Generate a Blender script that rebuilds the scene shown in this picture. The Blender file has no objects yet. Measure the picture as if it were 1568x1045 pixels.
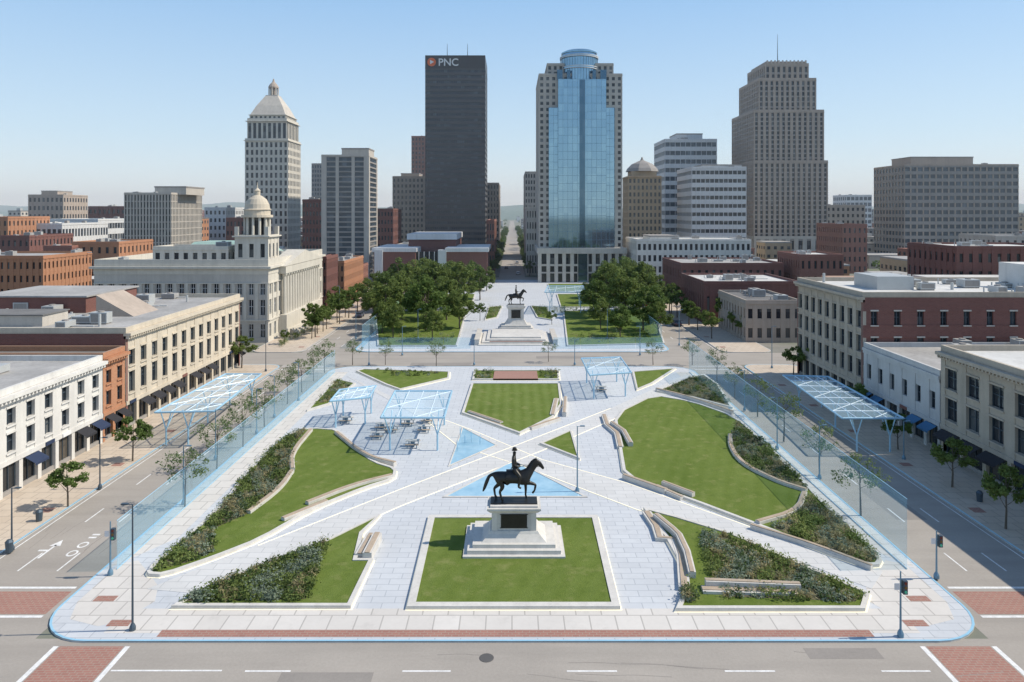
import bpy, math, random
import numpy as np
from mathutils import Vector, Matrix
random.seed(7); rng=np.random.default_rng(7)
scene=bpy.context.scene
H=30.0; F=1100.0; CU=784.0; HV=325.0
# survey helpers: ground-plan points (metres) from survey readings
def G(u,v):
    Y=H*F/(v-HV); return ((u-CU)*Y/F, Y)
def TX(u,Y): return (u-CU)*Y/F
def TZ(v,Y): return H-(v-HV)*Y/F
# ---------------------------------------------------------------- materials
def newmat(name):
    m=bpy.data.materials.new(name); m.use_nodes=True
    nt=m.node_tree; b=nt.nodes['Principled BSDF']; return m,nt,b
def N(nt,t,**k):
    n=nt.nodes.new(t)
    for a,v in k.items(): setattr(n,a,v)
    return n
def L(nt,a,b): nt.links.new(a,b)
def c4(c): return (c[0],c[1],c[2],1)
def mixc(nt,fac,a,b,mode='MIX'):
    n=N(nt,'ShaderNodeMix',data_type='RGBA',blend_type=mode)
    if isinstance(fac,float): n.inputs[0].default_value=fac
    else: L(nt,fac,n.inputs[0])
    for i,x in ((6,a),(7,b)):
        if isinstance(x,tuple): n.inputs[i].default_value=c4(x)
        else: L(nt,x,n.inputs[i])
    return n.outputs[2]
def ramp(nt,src,lo,hi):
    r=N(nt,'ShaderNodeMapRange'); L(nt,src,r.inputs[0])
    r.inputs[1].default_value=lo; r.inputs[2].default_value=hi; return r.outputs[0]
def noise(nt,co,scale,detail=4,rough=.6):
    n=N(nt,'ShaderNodeTexNoise'); n.inputs['Scale'].default_value=scale
    n.inputs['Detail'].default_value=detail; n.inputs['Roughness'].default_value=rough
    L(nt,co,n.inputs['Vector']); return n.outputs['Fac']
def surf(name,col,rough=.85,var=.25,s1=.25,s2=6,bump=.15,metal=0,streak=False,sscale=(1.2,1.2,.08)):
    m,nt,b=newmat(name); tc=N(nt,'ShaderNodeTexCoord'); co=tc.outputs['Object']
    dk=tuple(c*(1-var) for c in col); lt=tuple(min(1,c*(1+var*.6)) for c in col)
    a=ramp(nt,noise(nt,co,s1),.3,.7); base=mixc(nt,a,dk,lt)
    d=ramp(nt,noise(nt,co,s2,6),.35,.65)
    base=mixc(nt,.35,base,mixc(nt,d,dk,lt))
    if streak:
        mp=N(nt,'ShaderNodeMapping'); L(nt,co,mp.inputs[0]); mp.inputs['Scale'].default_value=sscale
        st=ramp(nt,noise(nt,mp.outputs[0],1.0,3),.45,.75)
        sm=N(nt,'ShaderNodeMath',operation='MULTIPLY'); L(nt,st,sm.inputs[0]); sm.inputs[1].default_value=.35
        base=mixc(nt,sm.outputs[0],base,tuple(c*.6 for c in col))
    L(nt,base,b.inputs['Base Color']); b.inputs['Roughness'].default_value=rough; b.inputs['Metallic'].default_value=metal
    if bump:
        bp=N(nt,'ShaderNodeBump'); bp.inputs['Strength'].default_value=bump; bp.inputs['Distance'].default_value=.05
        L(nt,noise(nt,co,s2*2,4),bp.inputs['Height']); L(nt,bp.outputs[0],b.inputs['Normal'])
    return m
def brickmat(name,c1,c2,mortar,w=.5,h=.18,vertical=True,ms=.02):
    m,nt,b=newmat(name); tc=N(nt,'ShaderNodeTexCoord'); co=tc.outputs['Object']
    vec=co
    if vertical:
        sp=N(nt,'ShaderNodeSeparateXYZ'); L(nt,co,sp.inputs[0])
        ad=N(nt,'ShaderNodeMath',operation='ADD'); L(nt,sp.outputs[0],ad.inputs[0]); L(nt,sp.outputs[1],ad.inputs[1])
        cb=N(nt,'ShaderNodeCombineXYZ'); L(nt,ad.outputs[0],cb.inputs[0]); L(nt,sp.outputs[2],cb.inputs[1]); vec=cb.outputs[0]
    br=N(nt,'ShaderNodeTexBrick'); L(nt,vec,br.inputs['Vector']); br.inputs['Scale'].default_value=1
    br.inputs['Color1'].default_value=c4(c1); br.inputs['Color2'].default_value=c4(c2); br.inputs['Mortar'].default_value=c4(mortar)
    br.inputs['Brick Width'].default_value=w; br.inputs['Row Height'].default_value=h; br.inputs['Mortar Size'].default_value=ms
    n1=ramp(nt,noise(nt,co,.15),.3,.7)
    base=mixc(nt,n1,br.outputs['Color'],mixc(nt,.18,br.outputs['Color'],tuple(c*.45 for c in c1)))
    n2=ramp(nt,noise(nt,co,3,6),.3,.75)
    sm=N(nt,'ShaderNodeMath',operation='MULTIPLY'); L(nt,n2,sm.inputs[0]); sm.inputs[1].default_value=.22
    base=mixc(nt,sm.outputs[0],base,tuple(c*.7 for c in c2))
    n3=ramp(nt,noise(nt,co,.8,7,.7),.56,.75); s3=N(nt,'ShaderNodeMath',operation='MULTIPLY'); L(nt,n3,s3.inputs[0]); s3.inputs[1].default_value=.25
    base=mixc(nt,s3.outputs[0],base,tuple(c*.5 for c in c1))
    L(nt,base,b.inputs['Base Color']); b.inputs['Roughness'].default_value=.85
    return m
def glassmat(name,dark,light,rough=.12,cell=(3,3,3.5),metal=0.0,spec=.5,amt=.35):
    m,nt,b=newmat(name); tc=N(nt,'ShaderNodeTexCoord')
    mp=N(nt,'ShaderNodeVectorMath',operation='DIVIDE'); L(nt,tc.outputs['Object'],mp.inputs[0]); mp.inputs[1].default_value=cell
    fl=N(nt,'ShaderNodeVectorMath',operation='FLOOR'); L(nt,mp.outputs[0],fl.inputs[0])
    wn=N(nt,'ShaderNodeTexWhiteNoise'); L(nt,fl.outputs[0],wn.inputs['Vector'])
    r=ramp(nt,wn.outputs['Value'],1-amt,1.05)
    L(nt,mixc(nt,r,dark,light),b.inputs['Base Color'])
    b.inputs['Roughness'].default_value=rough; b.inputs['Metallic'].default_value=metal
    b.inputs['Specular IOR Level'].default_value=spec
    return m
def plain(name,col,rough=.6,metal=0,emit=0):
    m=surf(name,col,rough,.12,.8,8,0,metal)
    if emit:
        b=m.node_tree.nodes['Principled BSDF']; b.inputs['Emission Color'].default_value=c4(col); b.inputs['Emission Strength'].default_value=emit
    return m
def leafmat(name,a,b_,transl=.38):
    m,nt,b=newmat(name); g=N(nt,'ShaderNodeNewGeometry'); tc=N(nt,'ShaderNodeTexCoord'); oi=N(nt,'ShaderNodeObjectInfo')
    n=ramp(nt,noise(nt,tc.outputs['Object'],.55,2),.35,.65)
    base=mixc(nt,n,a,b_)
    base=mixc(nt,g.outputs['Random Per Island'],base,mixc(nt,.5,base,tuple(min(1,x*1.5) for x in b_)))
    rr=N(nt,'ShaderNodeMath',operation='MULTIPLY'); L(nt,oi.outputs['Random'],rr.inputs[0]); rr.inputs[1].default_value=.4
    base=mixc(nt,rr.outputs[0],base,tuple(x*.75 for x in a))
    L(nt,base,b.inputs['Base Color']); b.inputs['Roughness'].default_value=.7; b.inputs['Specular IOR Level'].default_value=.2
    t=N(nt,'ShaderNodeBsdfTranslucent'); L(nt,base,t.inputs[0]); mx=N(nt,'ShaderNodeMixShader'); mx.inputs[0].default_value=transl
    L(nt,b.outputs[0],mx.inputs[1]); L(nt,t.outputs[0],mx.inputs[2]); L(nt,mx.outputs[0],nt.nodes['Material Output'].inputs[0])
    return m
def clear(name,col,opac,rough=.1):
    m,nt,b=newmat(name); b.inputs['Base Color'].default_value=c4(col); b.inputs['Roughness'].default_value=rough
    t=N(nt,'ShaderNodeBsdfTransparent'); t.inputs[0].default_value=(.93,.98,1,1)
    mx=N(nt,'ShaderNodeMixShader'); mx.inputs[0].default_value=opac
    L(nt,t.outputs[0],mx.inputs[1]); L(nt,b.outputs[0],mx.inputs[2]); L(nt,mx.outputs[0],nt.nodes['Material Output'].inputs[0])
    return m
M={}
M['asphalt']=surf('asphalt',(.36,.325,.285),.9,.15,.12,5,.2,streak=True,sscale=(.06,.5,1))
M['asphalt2']=surf('asphalt_patch',(.27,.245,.22),.9,.15,.3,5,.2)
M['tar']=surf('tar_seal',(.10,.095,.09),.7,.15,.3,5,0)
M['paint']=surf('road_paint',(.75,.74,.72),.7,.3,1.5,9,0)
M['kerb']=surf('kerb_stone',(.52,.51,.49),.8,.15,.8,6,.1)
M['curbblue']=plain('blue_edge_strip',(.28,.50,.64),.4,0,.08)  # blue light outline put into strip colour, with a faint glow
M['pave']=brickmat('plaza_paving',(.54,.56,.585),(.585,.605,.625),(.38,.405,.435),1.8,.9,False,.035)
M['path']=brickmat('path_paving',(.60,.595,.58),(.64,.635,.62),(.44,.445,.44),2.0,1.0,False,.035)
M['walk']=brickmat('sidewalk_concrete',(.62,.585,.54),(.67,.635,.59),(.40,.375,.345),1.9,1.9,False,.05)
M['walkL']=brickmat('sidewalk_tan',(.54,.45,.355),(.60,.51,.41),(.38,.32,.26),1.5,1.5,False,.045)
M['redbrick']=brickmat('brick_paving',(.38,.185,.14),(.33,.155,.12),(.36,.27,.22),.5,.25,False,.03)
M['stone']=surf('pale_stone',(.62,.595,.55),.75,.16,.5,6,.1,streak=True)
M['led']=plain('lit_edge_strip',(1.0,.88,.66),.5,0,.25)
M['bench']=surf('bench_wood',(.43,.34,.25),.7,.2,1,8,.1)
M['soil']=surf('soil',(.12,.11,.06),.95,.3,.8,5,.3)
M['bronze']=surf('dark_bronze',(.04,.038,.035),.42,.3,1.5,8,.1,.6)
M['trunk']=surf('bark',(.13,.105,.08),.9,.3,1,12,.4)
M['metal']=plain('steel_blue',(.16,.27,.36),.4,.4)
M['pole']=plain('pole_dark',(.08,.11,.14),.45,.5)
M['canopy']=plain('canopy_frame',(.36,.58,.73),.35,.1)
M['canopyw']=plain('canopy_beam_white',(.70,.81,.88),.35,.1)
M['canopyglass']=clear('canopy_glass',(.50,.73,.87),.34)
M['lightsheet']=clear('blue_light_sheet',(.46,.74,.93),.11)  # see-through blue pane standing in for the glowing light overlay
M['white']=plain('white_paint',(.72,.72,.71),.6)
M['cream']=surf('cream_stucco',(.62,.58,.50),.8,.14,.4,5,.05,streak=True)
M['beige']=surf('beige_limestone',(.58,.51,.405),.85,.17,.4,5,.08,streak=True)
M['tanstone']=surf('tan_limestone',(.46,.40,.32),.85,.17,.4,5,.08,streak=True)
M['whitewall']=surf('white_wall',(.66,.64,.60),.8,.14,.4,5,.05,streak=True)
M['greywall']=surf('pale_grey_wall',(.52,.52,.51),.8,.12,.4,5,.05,streak=True)
M['lime']=surf('limestone',(.54,.50,.44),.85,.17,.3,4,.08,streak=True)
M['greylime']=surf('grey_limestone',(.50,.46,.41),.85,.17,.3,4,.08,streak=True)
M['brown']=surf('brown_stone',(.42,.35,.29),.85,.17,.2,4,.05,streak=True)
M['tan']=surf('tan_brick',(.46,.35,.23),.85,.17,.2,4,.05,streak=True)
M['conc']=surf('concrete',(.51,.47,.415),.85,.17,.2,4,.05,streak=True)
M['concdk']=surf('concrete_dark',(.31,.29,.27),.85,.17,.2,4,.05,streak=True)
M['offwhite']=surf('white_panels',(.65,.655,.65),.7,.1,.2,4,.0,streak=True)
M['black']=surf('black_panels',(.05,.045,.046),.4,.2,.2,4,0)
M['black2']=surf('black_panel_band',(.085,.078,.08),.4,.2,.2,4,0)
M['brickred']=brickmat('red_brick',(.33,.135,.095),(.26,.105,.075),(.28,.2,.17))
M['brickdk']=brickmat('dark_red_brick',(.23,.09,.07),(.185,.072,.057),(.19,.13,.12))
M['brickor']=brickmat('orange_brick',(.50,.225,.11),(.43,.185,.09),(.4,.27,.2))
M['win']=glassmat('window_glass',(.028,.034,.042),(.17,.18,.18),.1)
M['winblue']=glassmat('window_glass_blue',(.045,.065,.085),(.12,.15,.18),.1,(2,2,3.6))
M['mirror']=glassmat('blue_curtain_glass',(.25,.39,.49),(.30,.45,.54),.05,(2.0,2.0,3.3),.85,.6,.6)
M['mirrordk']=glassmat('dark_curtain_glass',(.08,.15,.21),(.11,.18,.24),.08,(2,2,3.3),.8)
M['store']=glassmat('storefront_glass',(.02,.024,.028),(.12,.10,.075),.06,(1.6,1.6,3),amt=.3)
M['roofgrey']=surf('roof_membrane_grey',(.38,.37,.355),.9,.35,.15,2,.05,streak=True,sscale=(.3,.1,1))
M['roofwhite']=surf('roof_membrane_white',(.60,.59,.56),.85,.27,.15,2,.05,streak=True,sscale=(.3,.1,1))
M['roofdk']=surf('roof_gravel_dark',(.17,.165,.16),.95,.3,.2,3,.1)
M['hvac']=plain('hvac_metal',(.48,.49,.48),.5,.2)
M['copper']=surf('copper_green_roof',(.33,.47,.41),.7,.2,.4,4,.05)
M['awn_b']=plain('awning_navy',(.02,.035,.08),.9); M['awn_k']=plain('awning_black',(.025,.025,.03),.9)
M['awn_bl']=plain('awning_blue',(.05,.16,.30),.85)
M['leafA']=leafmat('leaves_green',(.075,.125,.028),(.14,.20,.055))
M['leafC']=leafmat('leaves_olive',(.095,.14,.032),(.175,.225,.065))
M['leafB']=leafmat('leaves_light',(.10,.145,.06),(.16,.215,.09))
M['shrub']=leafmat('shrub_leaves',(.10,.145,.038),(.21,.26,.08))
M['shrub2']=leafmat('dry_grass_leaves',(.28,.245,.115),(.42,.37,.21))
M['shrub3']=leafmat('grey_green_leaves',(.17,.22,.155),(.28,.33,.24))
M['shrub4']=leafmat('dark_shrub_leaves',(.05,.085,.025),(.09,.14,.045))
M['red']=plain('tail_light_red',(.4,.03,.02),.5); M['orange']=plain('logo_orange',(.72,.14,.04),.5)
M['lens1']=plain('signal_lens_red',(.16,.03,.02),.3); M['lens2']=plain('signal_lens_amber',(.18,.1,.02),.3); M['lens3']=plain('signal_lens_green',(.05,.3,.2),.3,0,.3)
M['blk']=plain('rubber_black',(.02,.02,.02),.7)
def grassmat(name,stripes=False):
    m,nt,b=newmat(name); tc=N(nt,'ShaderNodeTexCoord'); co=tc.outputs['Object']
    a=ramp(nt,noise(nt,co,.18,3),.3,.7); base=mixc(nt,a,(.115,.165,.026),(.175,.225,.048))
    d=ramp(nt,noise(nt,co,7,8,.75),.3,.7); base=mixc(nt,d,base,mixc(nt,.5,base,(.06,.10,.014)))
    p=ramp(nt,noise(nt,co,.7,5),.54,.8); base=mixc(nt,p,base,(.23,.24,.085))
    p2=ramp(nt,noise(nt,co,1.6,7,.7),.5,.72); s2=N(nt,'ShaderNodeMath',operation='MULTIPLY'); L(nt,p2,s2.inputs[0]); s2.inputs[1].default_value=.5
    base=mixc(nt,s2.outputs[0],base,(.075,.115,.02))
    mp=N(nt,'ShaderNodeMapping'); L(nt,co,mp.inputs[0]); mp.inputs['Rotation'].default_value=(0,0,.35 if not stripes else 0)
    w=N(nt,'ShaderNodeTexWave'); L(nt,mp.outputs[0],w.inputs[0]); w.inputs['Scale'].default_value=.2; w.inputs['Distortion'].default_value=1.2
    sm=N(nt,'ShaderNodeMath',operation='MULTIPLY'); L(nt,w.outputs['Fac'],sm.inputs[0]); sm.inputs[1].default_value=.34 if stripes else .14
    base=mixc(nt,sm.outputs[0],base,(.20,.25,.075))
    L(nt,base,b.inputs['Base Color']); b.inputs['Roughness'].default_value=.9; b.inputs['Specular IOR Level'].default_value=.15
    bp=N(nt,'ShaderNodeBump'); bp.inputs['Strength'].default_value=.7; bp.inputs['Distance'].default_value=.1
    L(nt,noise(nt,co,9,6,.8),bp.inputs['Height']); L(nt,bp.outputs[0],b.inputs['Normal'])
    return m
M['grass']=grassmat('grass_lawn'); M['grass2']=grassmat('grass_lawn_striped',True)
def watermat():
    m,nt,b=newmat('shallow_water'); tc=N(nt,'ShaderNodeTexCoord'); co=tc.outputs['Object']
    a=ramp(nt,noise(nt,co,.6,4),.3,.7); L(nt,mixc(nt,a,(.26,.46,.60),(.40,.60,.72)),b.inputs['Base Color'])
    b.inputs['Roughness'].default_value=.12
    bp=N(nt,'ShaderNodeBump'); bp.inputs['Strength'].default_value=.3; bp.inputs['Distance'].default_value=.05
    L(nt,noise(nt,co,3,4),bp.inputs['Height']); L(nt,bp.outputs[0],b.inputs['Normal']); return m
M['water']=watermat()
def groundmat():
    m,nt,b=newmat('city_ground'); tc=N(nt,'ShaderNodeTexCoord'); co=tc.outputs['Object']
    a=ramp(nt,noise(nt,co,.012,5),.42,.58); base=mixc(nt,a,(.27,.25,.225),(.13,.165,.09))
    d=ramp(nt,noise(nt,co,.4,6),.3,.7); base=mixc(nt,d,base,mixc(nt,.4,base,(.10,.10,.09)))
    L(nt,base,b.inputs['Base Color']); b.inputs['Roughness'].default_value=.95; return m
M['ground']=groundmat()
M['hill']=surf('wooded_hill',(.12,.18,.14),.95,.3,.006,.03,0)
# ---------------------------------------------------------------- mesh builder
class MB:
    def __init__(s): s.v=[];s.f=[];s.m=[];s.mats=[]
    def mi(s,m):
        m=M[m] if isinstance(m,str) else m
        if m not in s.mats: s.mats.append(m)
        return s.mats.index(m)
    def add(s,vs,fs,m):
        o=len(s.v); k=s.mi(m); s.v.extend(vs)
        for f in fs: s.f.append(tuple(i+o for i in f)); s.m.append(k)
    def box(s,x0,x1,y0,y1,z0,z1,m):
        s.add([(x0,y0,z0),(x1,y0,z0),(x1,y1,z0),(x0,y1,z0),(x0,y0,z1),(x1,y0,z1),(x1,y1,z1),(x0,y1,z1)],
          [(0,3,2,1),(4,5,6,7),(0,1,5,4),(1,2,6,5),(2,3,7,6),(3,0,4,7)],m)
    def cbox(s,cx,cy,w,d,z0,z1,m): s.box(cx-w/2,cx+w/2,cy-d/2,cy+d/2,z0,z1,m)
    def prism(s,poly,z0,z1,m,side=None):
        if area(poly)<0: poly=poly[::-1]
        n=len(poly); s.add([(x,y,z1) for x,y in poly],[tuple(range(n))],m)
        if z1>z0: s.add([(x,y,z0) for x,y in poly]+[(x,y,z1) for x,y in poly],[(i,(i+1)%n,(i+1)%n+n,i+n) for i in range(n)],side or m)
    def lathe(s,cx,cy,prof,n,m,rot=0):
        vs=[]
        for r,z in prof:
            for i in range(n):
                a=rot+2*math.pi*i/n; vs.append((cx+r*math.cos(a),cy+r*math.sin(a),z))
        fs=[(j*n+i,j*n+(i+1)%n,(j+1)*n+(i+1)%n,(j+1)*n+i) for j in range(len(prof)-1) for i in range(n)]
        fs.append(tuple(range((len(prof)-1)*n,len(prof)*n)))
        s.add(vs,fs,m)
    def beam(s,p,q,r,m,n=6,r2=None):
        p=Vector(p);q=Vector(q);d=(q-p).normalized(); r2=r if r2 is None else r2
        a=d.orthogonal().normalized(); b=d.cross(a); vs=[]
        for c,rr in ((p,r),(q,r2)):
            for i in range(n):
                t=2*math.pi*i/n+math.pi/4; vs.append(tuple(c+a*rr*math.cos(t)+b*rr*math.sin(t)))
        s.add(vs,[(i,(i+1)%n,(i+1)%n+n,i+n) for i in range(n)]+[tuple(range(n,2*n)),tuple(range(n))[::-1]],m)
    def ring(s,poly,w,z0,z1,m):
        if area(poly)<0: poly=poly[::-1]
        inn=offset(poly,w); n=len(poly)
        vs=[(x,y,z0) for x,y in poly]+[(x,y,z1) for x,y in poly]+[(x,y,z1) for x,y in inn]+[(x,y,z0) for x,y in inn]
        fs=[]
        for i in range(n):
            j=(i+1)%n
            fs+= [(i,j,j+n,i+n),(i+n,j+n,j+2*n,i+2*n),(i+2*n,j+2*n,j+3*n,i+3*n)]
        s.add(vs,fs,m)
    def wall(s,pts,w,z0,z1,m):
        n=len(pts); l=[];r=[]
        for i in range(n):
            a=pts[max(0,i-1)]; c=pts[min(n-1,i+1)]; dx,dy=c[0]-a[0],c[1]-a[1]; q=math.hypot(dx,dy) or 1
            nx,ny=-dy/q*w/2,dx/q*w/2; l.append((pts[i][0]+nx,pts[i][1]+ny)); r.append((pts[i][0]-nx,pts[i][1]-ny))
        s.prism(l+r[::-1],z0,z1,m)
    def obj(s,name,parent=None,smooth=False,loc=None):
        me=bpy.data.meshes.new(name); me.from_pydata(s.v,[],s.f)
        for m in s.mats: me.materials.append(m)
        me.polygons.foreach_set('material_index',s.m)
        if smooth: me.polygons.foreach_set('use_smooth',[True]*len(s.f))
        me.update(); o=bpy.data.objects.new(name,me); scene.collection.objects.link(o)
        if parent: o.parent=parent
        if loc: o.location=loc
        return o
def area(p): return sum(p[i][0]*p[(i+1)%len(p)][1]-p[(i+1)%len(p)][0]*p[i][1] for i in range(len(p)))/2
def offset(poly,w):
    n=len(poly); out=[]
    for i in range(n):
        a,b,c=poly[i-1],poly[i],poly[(i+1)%n]
        d1=Vector((b[0]-a[0],b[1]-a[1])).normalized(); d2=Vector((c[0]-b[0],c[1]-b[1])).normalized()
        n1=Vector((-d1.y,d1.x)); n2=Vector((-d2.y,d2.x)); m=(n1+n2)
        if m.length<.2: m=n1
        m.normalize(); k=w/max(m.dot(n1),.35); k=max(-abs(w)*2.2,min(abs(w)*2.2,k)); out.append((b[0]+m.x*k,b[1]+m.y*k))
    return out
def smoothp(p,it=2):
    for _ in range(it):
        q=[]
        for i in range(len(p)):
            a,b=p[i],p[(i+1)%len(p)]
            q+= [(a[0]*.8+b[0]*.2,a[1]*.8+b[1]*.2),(a[0]*.2+b[0]*.8,a[1]*.2+b[1]*.8)]
        p=q
    return p
def smoothl(p,it=2):
    for _ in range(it):
        q=[p[0]]
        for i in range(len(p)-1):
            a,b=p[i],p[i+1]; q+=[(a[0]*.75+b[0]*.25,a[1]*.75+b[1]*.25),(a[0]*.25+b[0]*.75,a[1]*.25+b[1]*.75)]
        p=q+[p[-1]]
    return p
def rrect(x0,x1,y0,y1,r,n=6):
    out=[]
    for cx,cy,a0 in ((x1-r,y0+r,-90),(x1-r,y1-r,0),(x0+r,y1-r,90),(x0+r,y0+r,180)):
        for i in range(n+1):
            a=math.radians(a0+90*i/n); out.append((cx+r*math.cos(a),cy+r*math.sin(a)))
    return out
def P(*uv): return [G(u,v) for u,v in uv]
def empty(name,loc=(0,0,0)):
    e=bpy.data.objects.new(name,None); e.location=loc; e.empty_display_size=.5; scene.collection.objects.link(e); return e
# ---------------------------------------------------------------- ground & roads
b=MB(); b.add([(-6000,-3000,0),(6000,-3000,0),(6000,9000,0),(-6000,9000,0)],[(0,1,2,3)],'ground'); b.obj('ground')
b=MB(); z=.008
b.add([(-300,20,z),(300,20,z),(300,50.5,z),(-300,50.5,z)],[(0,1,2,3)],'asphalt')
for sx in(-1,1):
    x0,x1=sorted((sx*33.5,sx*44.8)); b.add([(x0,50.5,z),(x1,50.5,z),(x1,900,z),(x0,900,z)],[(0,1,2,3)],'asphalt')
    x0,x1=sorted((sx*44.8,sx*300)); b.add([(x0,141,z),(x1,141,z),(x1,153,z),(x0,153,z)],[(0,1,2,3)],'asphalt')
    b.add([(x0,318,z),(x1,318,z),(x1,330,z),(x0,330,z)],[(0,1,2,3)],'asphalt')
b.add([(-33.5,138,z),(33.5,138,z),(33.5,153.5,z),(-33.5,153.5,z)],[(0,1,2,3)],'asphalt')
b.add([(-33.5,316,z),(33.5,316,z),(33.5,330,z),(-33.5,330,z)],[(0,1,2,3)],'asphalt')
b.add([(-6,330,z),(6,330,z),(6,2400,z),(-6,2400,z)],[(0,1,2,3)],'asphalt')
b.obj('road')
b=MB()
def mk(x0,x1,y0,y1,m='paint',zz=.016): b.add([(x0,y0,zz),(x1,y0,zz),(x1,y1,zz),(x0,y1,zz)],[(0,1,2,3)],m)
for u0,u1 in ((375,445),(616,690),(868,945),(1110,1187),(1350,1425)):
    mk(TX(u0,46.9),TX(u1,46.9),46.85,47.0)
mk(TX(170,47),TX(340,47),46.9,47.05)
for x0,x1 in ((-31.2,-26.8),(28.6,33.0)):
    mk(x0,x1,38,49.6,'redbrick',.012); mk(x0-.45,x0-.1,38,49.6); mk(x1+.1,x1+.45,38,49.6)
for sx in(-1,1):
    a,c=sorted((sx*34.8,sx*44.7)); mk(a,c,53.6,56.8,'redbrick',.012); mk(a,c,53.1,53.4); mk(a,c,57.2,57.5)
    mk(a,c,136.6,136.9); mk(a,c,139.6,139.9)
    for xx in (38,41.3):
        y=60
        while y<130: mk(sx*xx-.07,sx*xx+.07,y,y+3.2); y+=9.5
        y=160
        while y<320: mk(sx*xx-.07,sx*xx+.07,y,y+3.2); y+=9.5
    mk(sx*44.3-.06,sx*44.3+.06,59,135); mk(sx*44.3-.06,sx*44.3+.06,156,315)
ax,ay=G(75,843); mk(ax-.1,ax+.1,ay-1.5,ay+1); b.add([(ax-.5,ay+.8,.016),(ax+.5,ay+.8,.016),(ax,ay+2,.016)],[(0,1,2)],'paint')
mk(ax-.9,ax-.1,ay-.2,ay+.1)
bx,by=G(118,842)
for cy in(-.7,.9):
    for i in range(12):
        a0,a1=i*math.pi/6,(i+1)*math.pi/6
        b.add([(bx+.45*math.cos(a0),by+cy+.6*math.sin(a0),.016),(bx+.45*math.cos(a1),by+cy+.6*math.sin(a1),.016),(bx+.3*math.cos(a1),by+cy+.4*math.sin(a1),.016),(bx+.3*math.cos(a0),by+cy+.4*math.sin(a0),.016)],[(0,1,2,3)],'paint')
mk(bx-.35,bx+.35,by+2.2,by+2.5); mk(bx-.35,bx+.35,by+2.8,by+3.1)
b.obj('road_marking')
b=MB()
for i,(x,y,w,d) in enumerate(((16,42,7,3.6),(-15,44.8,6,2),(37.5,70,3,8),(-40,84,3,10),(20,48.2,5,1.2),(-20,140,12,3),(5,147,14,2.5))): b.add([(x,y,.012),(x+w,y,.012),(x+w,y+d,.012),(x,y+d,.012)],[(0,1,2,3)],'asphalt2')
b.obj('asphalt_patch_area')
b=MB()
for k in range(26):
    if k<12: x,y=random.uniform(-32,32),random.uniform(42.5,49.2); dx,dy=random.uniform(.8,2.2),random.uniform(-.25,.25)
    else:
        x,y=random.choice((-1,1))*random.uniform(35.5,44),random.uniform(60,130); dx,dy=random.uniform(-.2,.2),random.uniform(1,2.4)
    pts=[(x,y)]
    for i in range(random.randint(3,6)): pts.append((pts[-1][0]+dx*random.uniform(.5,1.2)+random.uniform(-.2,.2),pts[-1][1]+dy*random.uniform(.5,1.2)+random.uniform(-.2,.2)))
    if all(42<p[1]<49.8 or p[1]>55 for p in pts): b.wall(smoothl(pts,1),.05,.008,.0125+.0001*k,'asphalt2')
b.obj('road_crack_seal')
b=MB(); mx,my=G(745,1008); b.lathe(mx,my,[(.5,.012),(.48,.03),(.36,.032)],20,'tar'); b.obj('manhole_cover')
for sx in(-1,1):
    for y0,y1 in ((53,141),(153,318)):
        a,c=sorted((sx*44.8,sx*56)); b=MB(); pl=rrect(a,c,y0,y1,3); b.prism(pl,0,.13,'walkL','kerb'); b.ring(pl,.2,.1,.136,'curbblue' if y0<100 else 'kerb')
        y=y0+6
        while y<y1-4: b.box(sx*46.6-.6,sx*46.6+.6,y-.6,y+.6,.1,.139,'redbrick'); y+=13
        b.obj('sidewalk')
plaza=rrect(-34.3,34.3,50,139,4.6,8)
b=MB(); b.prism(plaza,0,.13,'pave','kerb'); b.ring(plaza,.16,.1,.15,'curbblue')
b.prism(rrect(-29,29,50.95,54.1,.1),.1,.138,'walk')
b.prism([(-25,50.5),(25.5,50.5),(25.5,51.35),(-25,51.35)],.1,.142,'redbrick')
b.prism(smoothp([(-33.3,53),(-29,51.5),(-27,56),(-33.3,63)],1),.1,.136,'walk'); b.prism(smoothp([(33.3,53),(29,51.5),(27,56),(33.3,63)],1),.1,.1365,'walk')
for sx in(-1,1): b.prism([(sx*33.9,60),(sx*30.6,66),(sx*30.6,134),(sx*33.9,134)],.1,.1345+.0005*sx,'walk')
for x,y in((-31.4,55.5),(-28.5,52.2),(31.4,55.5),(29.3,52.2)): b.prism([(x-.8,y-.4),(x+.8,y-.4),(x+.8,y+.4),(x-.8,y+.4)],.1,.145,'redbrick')
b.obj('plaza_pavement')
park=rrect(-34.3,34.3,153.5,316,4,6)
b=MB(); b.prism(park,0,.13,'pave','kerb'); b.ring(park,.3,.1,.15,'curbblue'); b.obj('park_pavement')
b=MB()
def strip(uvA,uvB,z1,m):
    b.prism(P(*uvA)+P(*uvB)[::-1],.1,z1,m)
pA=[(225,905),(395,838),(622,748),(790,684),(935,627),(1050,575)]; pB=[(300,912),(545,808),(612,778),(830,692),(960,635),(1078,580)]
pC=[(555,588),(662,638),(722,660),(830,706),(960,742),(1150,810),(1352,878)]; pD=[(530,577),(655,648),(700,684),(800,716),(975,783),(1120,822),(1335,905)]
strip(pA,pB,.150,'path'); strip(pC,pD,.155,'path'); b.obj('path')
b=MB()
b.wall(P(*pA[1:5]),.13,.1,.165,'led'); b.wall(P(*pB[1:5]),.13,.1,.168,'led'); b.wall(P(*pC[1:6]),.13,.1,.17,'led'); b.wall(P(*pD[1:6]),.13,.1,.173,'led')
b.obj('path_edge_lighting')
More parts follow.
